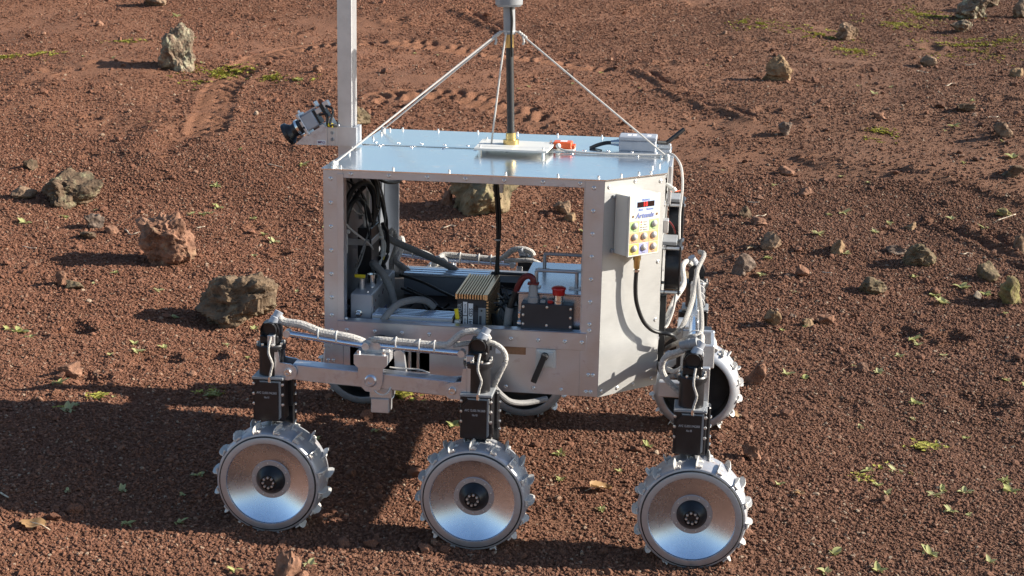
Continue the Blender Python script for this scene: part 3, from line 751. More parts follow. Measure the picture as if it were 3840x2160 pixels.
# shared small hardware
RIV = to_mesh('rivet', G().lathe([(0, 0), (.25, .0011), (.9, .0017), (1, .0024), (.55, .0042), (0, .0047), (-.3, .0047)], (0, 0, 0), (0, 0, .0022), 12), m_screw)
BOLT = to_mesh('screw', G().lathe([(-.1, .0030), (.45, .0030), (.45, .0024), (.95, .0024), (1, .0018), (1, 0)], (0, 0, 0), (0, 0, .0065), 10), m_screw)
SCR = to_mesh('screw', G().lathe([(-.2, .0032), (.5, .0032), (.9, .0026), (1, .0012), (.5, .0010), (.5, 0)], (0, 0, 0), (0, 0, .0030), 10), m_screw)
def hw(mesh, p, n, parent, name='rivet'):
    return link(name, mesh, parent, face_M(p, n))

# ---------------------------------------------------------------- body shell
T = .004
# near side frame
pl = part('corner_post', G().box(0, .0415, -.0015, .006, .3005, .7715, .0008), m_sheet, rover)
pr = part('corner_post', G().box(.5585, .5995, -.0015, .006, .3005, .7715, .0008), m_sheet, rover)
tr = part('top_rail', G().box(.0415, .5585, 0, .006, .7545, .7715, .0006), m_sheet, rover)
sill = part('window_sill', G().box(.0285, .5715, -.0035, -.0015, .4030, .4415, .0006).box(.0285, .5715, -.0035, .022, .4395, .4420, .0006), m_sheet, rover)
lp = G()
# lower panel with the cut-out for the bogie shaft
for (a, c, z0, z1) in ((.0415, .056, .3005, .4029), (.232, .5585, .3005, .4029), (.056, .232, .3005, .334)): lp.box(a, c, .0005, .0045, z0, z1)
lp = part('lower_panel', lp, m_sheet, rover)
part('post_flange', G().box(.0300, .0440, -.0030, -.0012, .4420, .7640, .0004).box(.0405, .0430, .006, .03, .44, .756), m_sheet, rover)
part('post_flange', G().box(.5560, .5590, .006, .03, .44, .756), m_sheet, rover)
for z in (.752, .700, .648, .596, .544, .492, .452): hw(RIV, (.0165, -.0015, z), (0, -1, 0), pl)
for z in (.418, .388): hw(RIV, (.0165, -.0015, z), (0, -1, 0), pl)
for z in (.755, .706, .657, .608, .559, .510, .461, .447): hw(RIV, (.5770, -.0015, z), (0, -1, 0), pr)
for x in (.008, .020): hw(RIV, (x, -.0015, .350), (0, -1, 0), pl)
for x in (.578, .588): hw(RIV, (x, -.0015, .349), (0, -1, 0), pr); hw(RIV, (x-.004, -.0015, .311), (0, -1, 0), pr)
for x in (.060, .142, .224, .306, .388, .470, .548): hw(RIV, (x, 0, .763), (0, -1, 0), tr)
for x in (.050, .112, .172, .232, .292, .352, .410, .468, .526, .562): hw(RIV, (x, -.0035, .421), (0, -1, 0), sill)
for x in (.26, .33, .40, .46, .52): hw(RIV, (x, .0005, .312), (0, -1, 0), lp)
hw(SCR, (.050, -.0035, .4475), (0, -1, .3), sill, 'screw')
part('bottom_edge_rail', G().box(.0, .60, .0046, .02, .300, .304), m_sheet, rover)
# far side frame
for (a, c) in ((0, .04), (.558, .6)): part('corner_post', G().box(a, c, .614, .620, .3005, .7715), m_sheet, rover)
part('top_rail', G().box(.04, .558, .614, .620, .75, .7715), m_sheet, rover)
part('lower_panel', G().box(.04, .558, .615, .6195, .3005, .4255).box(.04, .558, .600, .6145, .4215, .4255), m_bluebox, rover)
# slanted (chamfer) panels and end walls
def wall(name, a, c, z0, z1, t, m):
    a, c = Vector((*a, 0)), Vector((*c, 0)); d = (c-a).normalized(); nn = Vector((d.y, -d.x, 0)); L = (c-a).length
    return part(name, G().prism([(0, z0), (L, z0), (L, z1), (0, z1)], a-nn*t, d, (0, 0, 1), nn*t), m, rover)
ch = wall('slanted_panel', (.5997, -.0016), (.7205, .1192), .3003, .7715, .004, m_side)
rw = wall('end_wall', (.7205, .1196), (.7205, .5004), .3003, .7715, .004, m_side)
wall('slanted_panel', (.7205, .5008), (.5997, .6216), .3003, .7715, .004, m_side)
part('mast_wall', G().box(-.0015, .0025, .0062, .6138, .3005, .7715), m_bluebox, rover)
nC = Vector((1, -1, 0)).normalized(); tC = Vector((1, 1, 0)).normalized()
def onch(t, z, off=0): return Vector((.5997, -.0016, 0))+tC*t+Vector((0, 0, z))+nC*off
for (t, z) in ((.012, .757), (.085, .763), (.158, .757), (.010, .312), (.055, .312), (.102, .312), (.156, .316), (.160, .45), (.160, .58)): hw(RIV, onch(t, z), nC, ch)
for y in (.14, .17, .30, .45):
    for z in (.76, .70, .52, .40): hw(RIV, (.7205, y, z), (1, 0, 0), rw)
part('floor_panel', G().prism([(.0025, .0046), (.5985, .0046), (.7165, .1212), (.7165, .4988), (.5985, .6154), (.0025, .6154)], (0, 0, .3045), (1, 0, 0), (0, 1, 0), (0, 0, .0015)), m_inner, rover)
part('inner_deck', G().prism([(.0025, .024), (.5985, .024), (.7165, .1212), (.7165, .4988), (.5985, .598), (.0025, .598)], (0, 0, .402), (1, 0, 0), (0, 1, 0), (0, 0, .003)), m_inner, rover)
# support struts seen through the cut-out
for x in (.186, .205): part('strut', G().cyl((x, .012, .306), (x, .012, .402), .004, seg=10), m_screw, rover)
part('inner_plate', G().box(.150, .172, .02, .024, .306, .402), m_bluebox, rover)
# top plates
tp = part('top_plate', G().prism([(-.004, -.006), (.6015, -.006), (.7255, .118), (.7255, .362), (-.004, .362)], (0, 0, .7717), (1, 0, 0), (0, 1, 0), (0, 0, .0022)), m_top, rover)
tq = part('top_plate', G().prism([(-.004, .3625), (.7255, .3625), (.7255, .502), (.6015, .626), (-.004, .626)], (0, 0, .7720), (1, 0, 0), (0, 1, 0), (0, 0, .0030)), m_top, rover)
part('top_seam_strip', G().box(.004, .705, .352, .372, .7745, .7762, .0004), m_top, tq)
for (x, y) in ((.018, .012), (.036, .008), (.15, .008), (.27, .008), (.39, .008), (.50, .008), (.585, .008), (.63, .048), (.665, .082), (.69, .10), (.012, .075), (.010, .20), (.69, .17), (.705, .20), (.705, .33)): hw(BOLT, (x, y, .7738), (0, 0, 1), tp, 'screw')
for (x, y) in ((.012, .44), (.02, .60), (.05, .614), (.14, .614), (.24, .614), (.34, .614), (.44, .614), (.55, .614), (.015, .52), (.70, .48)): hw(BOLT, (x, y, .7749), (0, 0, 1), tq, 'screw')
for x in np.arange(.03, .70, .055): hw(RIV, (x, .385+.0*x, .7749), (0, 0, 1), tq)
for x in np.arange(.05, .70, .075): hw(RIV, (x, .338, .7738), (0, 0, 1), tp)
# name plate strip and rotary switch on the lower panel
o = part('copper_strip', G().box(.375, .442, -.0004, .0004, .386, .410), m_copper, rover, 'dull copper-brown strip beside the switch')
part('copper_strip_gap', G().box(.352, .368, -.0004, .0004, .392, .410), m_inner, o); 
part('tape_patch', G().box(.376, .388, -.0008, -.0003, .386, .410), m_label, o)
sw = part('rotary_switch', G().box(.464, .507, -.003, .0004, .360, .401, .001).prism([(-.015, -.015), (.015, -.015), (.015, .015), (-.015, .015)], (.4855, -.003, .3805), (1, 0, 0), (0, 0, 1), (0, -.005, 0)), m_wht, rover, 'white switch plate with a long black lever')
part('switch_lever', G().cyl((.484, -.008, .388), (.484, -.022, .388), .0085, .0075, 14).box(-.0065, .0065, -.006, .006, -.056, .010, .0012, M=Matrix.Translation((.482, -.021, .385)) @ Matrix.Rotation(.36, 4, 'Y')), m_blackp, sw)
part('switch_bezel', G().box(.473, .498, -.0085, -.0078, .368, .393), m_wht, sw)

# ---------------------------------------------------------------- wheels
RIM = to_mesh('wheel', G().lathe([(0, .0995), (.0, .0895), (.03, .0885), (.285, .0405), (.290, .0310), (.40, .028), (.62, .028)], (0, -.050, 0), (0, .050, 0), 72), m_dish)
RING = to_mesh('rim_ring', G().lathe([(.05, .1020), (-.008, .1020), (-.010, .1015), (-.010, .0900), (-.004, .0893)], (0, -.050, 0), (0, .050, 0), 72), m_rimring)
FLANGE = to_mesh('hub_flange', G().lathe([(.284, .0425), (.262, .0418), (.262, .0318), (.275, .0312)], (0, -.050, 0), (0, .050, 0), 48), m_rimring)
HUB = to_mesh('hub', G().lathe([(.30, .0325), (.25, .0315), (.12, .0235), (.06, .0175), (.05, .0165), (.09, .0155), (.09, .0065), (.06, .006), (.06, 0)], (0, -.050, 0), (0, .050, 0), 40), m_black)
GAP_SHADE = to_mesh('rim_gap_shade', G().lathe([(.06, .1015), (.005, .1018), (-.002, .1030), (.01, .1050), (.05, .1055)], (0, -.050, 0), (0, .050, 0), 72), m_blackp)  # black ring stands in for the dark gap between rim and tyre
HBOLT = to_mesh('hub_bolt', G().lathe([(0, .0030), (.8, .0030), (1, .0024), (1, .0015), (.5, .0013), (.5, 0)], (0, 0, 0), (0, -.006, 0), 10), m_screw)
TYRE = to_mesh('tyre', G().lathe([(.02, .1040), (.03, .1085), (.06, .1108), (.14, .1122), (.30, .1132), (.5, .1135), (.70, .1130), (.86, .1115), (.95, .1090), (1.02, .1030), (1.06, .0940), (1.065, .0890), (1.04, .0870)], (0, -.050, 0), (0, .050, 0), 80), m_tyre)
INNERD = to_mesh('wheel_inner', G().lathe([(1.035, .0872), (.44, .0880), (.44, .03), (.46, 0)], (0, -.050, 0), (0, .050, 0), 48), m_inner)  # drum coloured dark to put in the shade inside the wheel
def grouser_mesh():
    g = G()
    # upright crescent fin across half of the tread, and its riveted foot
    prof = [(-.0245, -.003), (.0245, -.003), (.0255, .004), (.021, .0092), (.009, .0118), (-.006, .0118), (-.019, .0094), (-.0255, .004)]
    g.prism(prof, (-.0008, 0, 0), (0, 1, 0), (0, 0, 1), (.0016, 0, 0))
    for y in (-.0165, .0125):
        g.box(.0006, .0120, y-.0055, y+.0055, -.002, .0012, .0003)
        g.lathe([(0, .0026), (.7, .0022), (1, .0008), (1, 0)], (.0070, y, .001), (.0070, y, .0034), 8)
    return g
GRS = to_mesh('grouser', grouser_mesh(), m_grous)
WHEELS = []
def wheel(x, y, z, flip, spin, label):
    M = Matrix.Translation((x, y, z)) @ Matrix.Rotation(math.pi if flip else 0, 4, 'Z') @ Matrix.Rotation(spin, 4, 'Y')
    w = link('wheel', RIM, rover, M); w['label'] = label
    link('rim_ring', RING, w, M); link('rim_gap_shade', GAP_SHADE, w, M); link('hub_flange', FLANGE, w, M); link('hub', HUB, w, M); link('tyre', TYRE, w, M); link('wheel_inner', INNERD, w, M)
    for k in range(8):
        a = k*math.pi/4+.2; link('hub_bolt', HBOLT, w, M @ Matrix.Translation((.0112*math.cos(a), -.0412, .0112*math.sin(a))))
    for k in range(10):
        a = k*2*math.pi/10; link('flange_screw', SCR, w, M @ Matrix.Translation((.0368*math.cos(a), -.0240, .0368*math.sin(a))) @ Matrix.Rotation(math.pi/2, 4, 'X') @ Matrix.Diagonal((.5, .5, .6, 1)))
    NG = 16
    for row in (0, 1):
        for k in range(NG):
            a = 2*math.pi*(k+.5*row)/NG; yy = -.0235 if row == 0 else .0235
            link('grouser', GRS, w, M @ Matrix.Rotation(a, 4, 'Y') @ Matrix.Translation((0, yy, .1128)) @ Matrix.Rotation(.10 if row else -.10, 4, 'Z'))
    return w
def wz(x, y=0): return float(macro(np.array([x]), np.array([y]))[0])+.1130
wheel(-.079, -.140, wz(-.079), False, .15, 'leading near wheel with a polished dish')
wheel(.358, -.140, wz(.358), False, .35, 'middle near wheel with a polished dish')
wheel(.812, -.140, wz(.812)+.001, False, .05, 'rear near wheel with a polished dish')
wheel(-.079, .760, wz(-.079, .76), True, .5, 'far leading wheel showing its dark inner side')
wheel(.358, .760, wz(.358, .76), True, .2, 'far middle wheel showing its dark inner side')
wheel(.812, .760, wz(.812, .76)+.001, True, .4, 'far rear wheel showing its dark inner side')

# ---------------------------------------------------------------- steering motors
def steering(ax, ay, flip, dz, num, label, lean=0.0):
    """upright steering motor above a wheel; local -y is the outer side"""
    B = Matrix.Translation((ax, ay, dz)) @ Matrix.Rotation(math.pi if flip else 0, 4, 'Z')
    F_ = lambda q: B @ q
    def P(name, g, m, par): return part(name, g.xf(F_), m, par)
    st = P('steering_motor', G().lathe([(0, 0), (0, .0258), (1, .0258), (1, 0)], (0, 0, .338), (0, 0, .398), 32), m_black, rover); st['label'] = label
    P('motor_flange', G().lathe([(0, 0), (0, .0300), (.35, .0300), (.36, .0318), (.8, .0318), (1, .0300), (1, 0)], (0, 0, .392), (0, 0, .4055), 32), m_black, st)
    P('base_flange', G().box(-.034, .034, -.033, .034, .3325, .3385, .0012), m_greyp, st)
    P('end_cap', G().box(-.0205, .0205, -.016, .020, .4055, .4250, .003).lathe([(0, .0165), (.6, .0165), (.85, .013), (1, 0)], (0, -.020, .437), (0, -.004, .437), 20).prism([(-.0205, .42), (.0205, .42), (.0205, .437), (.014, .4505), (-.014, .4505), (-.0205, .437)], (0, -.010, 0), (1, 0, 0), (0, 0, 1), (0, .030, 0)), m_black, st)
    P('cap_connector', G().lathe([(0, 0), (0, .0115), (.5, .0115), (.55, .0095), (1, .0095), (1, 0)], (.004, .004, .446), (.016, .012, .471), 16), m_greybox, st)
    for k in range(8):
        a = k*math.pi/4+.39; link('screw', SCR, st, face_M(F_(Vector((.0278*math.cos(a), .0278*math.sin(a), .4055))), (0, 0, 1)) @ Matrix.Diagonal((.9, .9, 1.6, 1)))
    # gearbox with a bevelled cover and the leg down to the inner side of the wheel
    gb = P('gearbox', G().box(-.0335, .0335, -.028, .012, .2405, .3324, .002), m_black, st)
    P('gearbox_cover', G().prism([(-.0275, .243), (.0235, .243), (.0235, .327), (-.016, .327), (-.0275, .314)], (0, -.0279, 0), (1, 0, 0), (0, 0, 1), (0, -.0075, 0)), m_black, gb)
    P('cover_edge', G().prism([(.0235, .245), (.0280, .250), (.0280, .3295), (-.018, .3295), (-.015, .3255), (.0240, .3255)], (0, -.0279, 0), (1, 0, 0), (0, 0, 1), (0, -.0045, 0)), m_greyp, gb)
    for z in (.322, .300, .278):
        for sx in (-.0308, .0312): link('screw', SCR, gb, face_M(F_(Vector((sx, -.0280, z))), B.to_3x3() @ Vector((0, -1, 0))) @ Matrix.Diagonal((1.1, 1.1, 1, 1)))
    lg = P('leg', G().box(-.020, .042, .022, .044, .1400, .3324, .003).box(-.0335, .042, .012, .030, .262, .3324, .003).lathe([(0, 0), (0, .040), (1, .040), (1, 0)], (0, .022, .122), (0, .044, .122), 30).lathe([(0, 0), (0, .036), (1, .036), (1, 0)], (0, -.02, .122), (0, .03, .122), 30), m_black, st)
    for z in (.305, .285, .262, .245): link('screw', SCR, lg, face_M(F_(Vector((.042, .033, z))), B.to_3x3() @ Vector((1, 0, 0))))
    P('sensor_lead', G().tube([(.006, -.021, .424), (.004, -.0285, .408), (.004, -.033, .390), (.011, -.031, .368), (.007, -.030, .350), (.004, -.030, .332)], .0027, 8, 5), m_sleeve, st)
    P('lead_gland', G().cyl((.004, -.030, .338), (.004, -.031, .326), .0036, seg=10), m_chrome, st)
    if not flip:
        R = B @ Matrix.Rotation(math.pi/2, 4, 'X')
        for (s, z, t) in ((.0068, .3045, 'AVC 12.033.194.2003'), (.0062, .2945, num)):
            text_part(t, s, B @ Matrix.Translation((-.001, -.0357, z)) @ Matrix.Rotation(math.pi/2, 4, 'X') @ Matrix.Diagonal((.72, 1, 1, 1)), m_txtl, gb, bold=.0002)
    return st
steering(-.088, -.112, False, .010, 'No 01', 'steering motor above the leading near wheel')
steering(.356, -.112, False, -.002, 'No 03', 'steering motor above the middle near wheel')
steering(.799, -.112, False, -.008, 'No 05', 'steering motor above the rear near wheel')
steering(-.088, .732, True, -.002, '', 'far leading steering motor')
steering(.356, .732, True, -.008, '', 'far middle steering motor')
steering(.799, .732, True, -.010, '', 'far rear steering motor')

# ---------------------------------------------------------------- side bogies
def bogie(flip):
    fy = (lambda q: Vector((q.x, .62-q.y, q.z))) if flip else (lambda q: q)
    def P(name, g, m, par, label=None): return part(name, g.xf(fy), m, par, label)
    def bar(g, a, c, hz, y0, y1, bev=.002):
        a, c = Vector(a), Vector(c); d = c-a; L = d.length; an = math.atan2(d.z, d.x)
        return g.box(0, L, y0, y1, -hz/2, hz/2, bev, M=Matrix.Translation((a.x, 0, a.z)) @ Matrix.Rotation(-an, 4, 'Y'))
    y0, y1 = -.127, -.089
    bg_ = P('bogie_arm', bar(G(), (-.040, 0, .3575), (.135, 0, .3485), .0345, y0, y1), m_beam, rover, 'rocker arm between the wheel pair')
    P('bogie_arm_section', bar(G(), (.137, 0, .3480), (.310, 0, .3385), .0345, y0+.003, y1), m_beam, bg_)
    # centre plate, clamp block, lower block
    cp = G().prism([(.104, .392), (.104, .36), (.108, .338), (.120, .326), (.136, .324), (.150, .330), (.156, .346), (.158, .392)], (0, -.1315, 0), (1, 0, 0), (0, 0, 1), (0, .0043, 0))
    P('centre_plate', cp, m_beam, bg_)
    P('centre_pin', G().lathe([(0, .013), (.5, .013), (1, .010), (1, .0055), (.6, .005), (.6, 0)], (.131, -.1315, .3495), (.131, -.1365, .3495), 24), m_beam, bg_)
    P('clamp_block', G().prism([(.096, .386), (.103, .379), (.160, .379), (.167, .386), (.167, .406), (.096, .406)], (0, -.136, 0), (1, 0, 0), (0, 0, 1), (0, .075, 0)), m_white_al, bg_)
    for x in (.105, .158):
        for yy in (-.128, -.08): P('clamp_screw', G().cyl((x, yy, .406), (x, yy, .413), .0042, seg=12), m_screw, bg_)
    P('rod_lug', G().prism([(.108, .404), (.152, .404), (.150, .424), (.142, .431), (.118, .431), (.110, .424)], (0, -.106, 0), (1, 0, 0), (0, 0, 1), (0, .02, 0)), m_white_al, bg_)
    P('side_lug', G().prism([(.168, .398), (.180, .404), (.190, .396), (.196, .350), (.186, .346), (.172, .362)], (0, -.075, 0), (1, 0, 0), (0, 0, 1), (0, .012, 0)), m_white_al, bg_)
    P('pivot_hub', G().lathe([(0, 0), (0, .024), (.3, .024), (.31, .031), (1, .031), (1, 0)], (.126, -.075, .384), (.126, .03, .384), 32), m_inner, bg_)
    P('lower_plate', G().box(.126, .174, -.120, -.083, .3085, .3310, .0015), m_white_al, bg_)
    P('ballast_block', G().box(.129, .168, -.122, -.086, .2760, .3085, .0018), m_white_al, bg_)
    P('lead_loop', G().tube([(.136, -.124, .332), (.142, -.133, .326), (.156, -.135, .321), (.168, -.133, .326), (.172, -.122, .336)], .0018, 6, 5), m_cord, bg_)
    P('thin_lead', G().tube([(.165, -.10, .372), (.185, -.098, .370), (.210, -.10, .371), (.232, -.098, .369), (.250, -.095, .362)], .0018, 6, 5), m_cord, bg_)
    # end brackets with pins
    for (px, pz, sx) in ((-.046, .3590, 1), (.305, .3385, -1)):
        mx = -1 if sx == 1 else 1
        poly = [(px+mx*.030, pz-.018), (px+mx*.030, pz+.050), (px+mx*.022, pz+.050), (px+mx*.018, pz+.020)]+[(px-mx*.019*math.cos(t), pz+.018*math.sin(t)) for t in np.linspace(1.7, -1.57, 9)]
        for yy in (-.134, -.090): P('end_bracket', G().prism(poly, (0, yy, 0), (1, 0, 0), (0, 0, 1), (0, .005, 0)), m_beam, bg_)
        P('bracket_pin', G().lathe([(0, .0085), (.6, .0085), (1, .007), (1, .004), (.5, .0035), (.5, 0)], (px, -.134, pz), (px, -.140, pz), 18), m_screw, bg_)
        P('bracket_post', G().box(px+mx*.036-.008, px+mx*.036+.008, -.134, -.085, pz-.018, pz+.078, .0015), m_white_al, bg_)
    # upper rods, sleeves and ties
    A, C, D, E_ = Vector((-.052, -.113, .4375)), Vector((.117, -.113, .4195)), Vector((.142, -.113, .4215)), Vector((.320, -.113, .4150))
    for (a, c) in ((A, C), (D, E_)):
        r = P('upper_rod', G().cyl(a, c, .0066, seg=16), m_dish, bg_)
        for q in (a, c): P('rod_end', G().cyl(q-Vector((0, .0075, 0)), q+Vector((0, .012, 0)), .0078, seg=16), m_white_al, r)
    up = Vector((0, .003, .0125))
    P('sleeve', G().tube([(-.072, -.104, .468), (-.060, -.104, .460), A+Vector((.03, .006, .019)), A.lerp(C, .45)+up*1.05, A.lerp(C, .75)+up, C+Vector((-.010, .010, .006)), (.125, -.085, .405)], .0088, 10, 6), m_sleeve, bg_)
    P('sleeve', G().tube([(.128, -.092, .428), D+up*1.0, D.lerp(E_, .35)+up, D.lerp(E_, .7)+up, (.292, -.106, .432), (.318, -.104, .4545), (.345, -.102, .461), (.368, -.102, .4545), (.376, -.102, .444)], .0072, 10, 6), m_sleeve, bg_)
    P('sleeve', G().tube([(.300, -.100, .428), (.335, -.092, .432), (.375, -.085, .434), (.402, -.086, .420), (.410, -.09, .398), (.398, -.09, .368), (.388, -.085, .345), (.385, -.075, .330)], .0060, 10, 6), m_sleeve, bg_)
    P('sleeve', G().tube([(.386, -.080, .334), (.402, -.075, .315), (.420, -.06, .298), (.45, -.03, .288), (.49, .0, .29)], .0065, 10, 6), m_sleeve2, bg_)
    for (a, c, ts) in ((A, C, (.40, .63)), (D, E_, (.22, .50, .68))):
        for t in ts:
            q = a.lerp(c, t)+Vector((0, .002, .0075)); P('cable_tie', G().torus(q, c-a, .0098, .0011, 20, 6, 1.45, (0, 0, 1)), m_tie, bg_)
    return bg_
bogie(False); bogie(True)

# ---------------------------------------------------------------- rear bogie, lying across the rover behind the end wall
rb = part('rear_bogie_arm', G().box(.789, .815, -.070, .690, .338, .366, .002), m_white_al, rover, 'rear rocker arm across the end of the rover')
part('arm_post', G().box(.785, .819, -.084, -.070, .320, .400, .002), m_white_al, rb); part('arm_post', G().box(.785, .819, .690, .704, .320, .400, .002), m_white_al, rb)
part('pivot_shaft', G().cyl((.7205, .31, .352), (.789, .31, .352), .026, seg=28), m_inner, rb)
part('pivot_bracket', G().box(.760, .789, .265, .355, .325, .395, .002), m_white_al, rb)
for yy in (.10, .22): part('cross_plate', G().box(.772, .845, yy-.006, yy+.006, .350, .402, .002), m_white_al, rb)
part('frame_bar', G().box(.836, .844, .10, .22, .392, .400, .001), m_white_al, rb); part('frame_bar', G().box(.836, .844, .10, .22, .350, .356, .001), m_white_al, rb)
part('lower_link', G().box(.730, .789, -.055, -.035, .3260, .3600, .002), m_white_al, rb)
part('link_plate', G().box(.815, .835, -.075, -.060, .30, .40, .001), m_white_al, rb)
r1 = part('upper_rod', G().cyl((.800, -.070, .4030), (.796, .275, .4090), .0105, seg=18), m_dish, rb)
part('upper_rod', G().cyl((.796, .345, .409), (.799, .690, .412), .0085, seg=18), m_dish, rb)
for yy in (.26, .36): part('rod_lug', G().box(.786, .808, yy-.010, yy+.010, .366, .415, .002), m_white_al, rb)
def sl(pts, r, m=None, par=None, name='sleeve'): return part(name, G().tube(pts, r, 10, 6), m or m_sleeve, par or rb)
sl([(.812, -.10, .458), (.800, -.09, .452), (.775, -.09, .440), (.745, -.085, .425), (.735, -.08, .400), (.745, -.08, .375), (.775, -.075, .345), (.79, -.07, .335)], .0066)
sl([(.722, .28, .345), (.740, .25, .372), (.765, .21, .400), (.782, .26, .425), (.792, .40, .430), (.796, .52, .430), (.800, .64, .445), (.815, .70, .472), (.803, .725, .474)], .0060, m_sleeve3)
sl([(.722, .24, .335), (.745, .20, .365), (.770, .14, .395), (.792, .10, .418), (.812, .12, .420), (.814, .25, .424), (.808, .40, .428), (.803, .55, .432), (.797, .66, .440)], .0056, m_sleeve3)
sl([(.722, .20, .325), (.742, .15, .352), (.765, .09, .380), (.782, .04, .405), (.812, .02, .418), (.816, .10, .420)], .0062)
sl([(.722, .16, .335), (.738, .10, .345), (.760, .04, .355), (.780, .0, .380), (.786, -.03, .405)], .0058)
sl([(.722, .31, .350), (.735, .34, .395), (.752, .44, .420), (.768, .54, .430), (.763, .62, .455), (.772, .69, .455), (.785, .72, .44)], .0068)
sl([(.722, .22, .330), (.728, .16, .322), (.745, .08, .330), (.765, .03, .350)], .006, m_sleeve2)
for yy in (-.02, .05, .12, .42, .48, .55, .61): part('cable_tie', G().torus((.803, yy, .414), (0, 1, 0), .017, .0012, 22, 6, .8, (0, 0, 1)), m_tie, rb)
part('connector_sleeve', G().lathe([(0, 0), (0, .0098), (.4, .0098), (.42, .0105), (.6, .0105), (.62, .0090), (1, .0090), (1, 0)], (.806, -.104, .464), (.772, -.094, .452), 16), m_greyp, rb)
sl([(.835, .30, .375), (.845, .28, .36), (.848, .24, .35)], .006, m_cord)
part('junction_block', G().box(.812, .840, .30, .36, .335, .375, .002), m_black, rb)

# ---------------------------------------------------------------- control box on the slanted panel
bt0, bt1, bz0, bz1, bd = .0290, .1150, .6140, .7420, .0470
def chbox(g, t0, t1, o0, o1, z0, z1, bev=0):
    M = Matrix(((tC.x, -nC.x, 0, .5997), (tC.y, -nC.y, 0, -.0016), (0, 0, 1, 0), (0, 0, 0, 1)))
    return g.box(t0, t1, -o1, -o0, z0, z1, bev, M=M)
cb = part('control_box', chbox(G(), bt0, bt1, .0005, bd-.006, bz0, bz1, .0018), m_cream, rover, 'cream control box with silver buttons and a red display')
part('box_lid', chbox(G(), bt0-.0008, bt1+.0008, bd-.0059, bd, bz0-.0008, bz1+.0008, .0012), m_cream, cb)
W_, H_ = bt1-bt0, bz1-bz0
def facepatch(name, u0, u1, v0, v1, m, lift=.0004, par=None):
    """u from the left, v from the top, as fractions of the lid"""
    return part(name, chbox(G(), bt0+u0*W_, bt0+u1*W_, bd, bd+lift, bz1-v1*H_, bz1-v0*H_), m, par or cb)
def faceM(u, v, lift=.0006):
    q = onch(bt0+u*W_, bz1-v*H_, bd+lift)
    return Matrix(((tC.x, 0, nC.x, q.x), (tC.y, 0, nC.y, q.y), (0, 1, 0, q.z), (0, 0, 0, 1)))
facepatch('display_panel', .17, .86, .045, .275, m_lb)
facepatch('display', .24, .80, .105, .195, m_disp, .0008)
text_part('18', .0135, faceM(.50, .150, .0010), m_led, cb, 'display_digits', bold=.0004)
text_part('Battery', .0070, faceM(.52, .075), m_txtb, cb, bold=.0002); text_part('Start', .0060, faceM(.36, .235), m_txtb, cb, bold=.0002); text_part('Remote', .0060, faceM(.66, .235), m_txtb, cb, bold=.0002)
text_part('Artemis', .0155, faceM(.50, .335), m_txtb, cb, bold=.0005, shear=.25)
for (u) in (.12, .90): part('logo_dot', G().cyl(onch(bt0+u*W_, bz1-.335*H_, bd), onch(bt0+u*W_, bz1-.335*H_, bd+.0008), .0026, seg=12), m_copper, cb)
rows = ((.415, .595, (m_green, None, m_green)), (.602, .785, (m_org, m_org, m_org)), (.792, .975, (m_yf, m_vf, m_org)))
BTN = to_mesh('button', G().lathe([(0, .0074), (.35, .0074), (.6, .0064), (.85, .0042), (1, .0012), (1, 0)], (0, 0, 0), (0, 0, .0065), 20), m_pearl)
for (v0, v1, cols) in rows:
    for k, m_ in enumerate(cols):
        u0, u1 = .03+.318*k, .03+.318*(k+1)-.012
        if m_ is None:
            for q, mm in enumerate((m_red, m_yel, m_copper, m_copper)):
                part('status_light', G().cyl(onch(bt0+(u0+.05)*W_, bz1-(v0+.025+.043*q)*H_, bd), onch(bt0+(u0+.05)*W_, bz1-(v0+.025+.043*q)*H_, bd+.001), .0014, seg=8), mm, cb)
                text_part(('Error', 'Auto', 'Remote', 'Manual')[q], .0042, faceM(u0+.185, v0+.028+.043*q), m_txtg, cb)
            continue
        facepatch('button_field', u0, u1, v0, v1, m_)
        link('button', BTN, cb, faceM((u0+u1)/2, v0+.075, .0003))
        text_part(('Stop', '', 'Start', 'Forward', 'Arm', 'Left', 'Speed', 'Mode', 'Right')[rows.index((v0, v1, cols))*3+k], .0044, faceM((u0+u1)/2, v1-.022), m_txtg, cb)
for (t, z) in ((bt0-.004, bz1-.006), (bt0-.004, bz0+.006)):
    part('mounting_lug', chbox(G(), t-.004, t+.006, .0004, .004, z-.004, z+.004, .001), m_greyp, cb)
part('cable_gland', G().lathe([(0, 0), (0, .0085), (.45, .0085), (.47, .0070), (.9, .0064), (1, .005), (1, 0)], onch(.078, bz0, .022), onch(.078, bz0-.036, .022), 16), m_brass, cb)
part('gland_nut', G().lathe([(0, 0), (0, .0065), (1, .0065), (1, 0)], onch(.078, bz0-.037, .022), onch(.078, bz0-.042, .022), 12), m_chrome, cb)
part('control_cable', G().tube([onch(.078, bz0-.036, .022), onch(.077, bz0-.075, .022), onch(.082, bz0-.110, .022), onch(.100, bz0-.150, .023), onch(.125, bz0-.175, .024), (.725, .085, .428), (.748, .09, .424), (.76, .11, .41)], .0046, 10, 6), m_cable, rover)

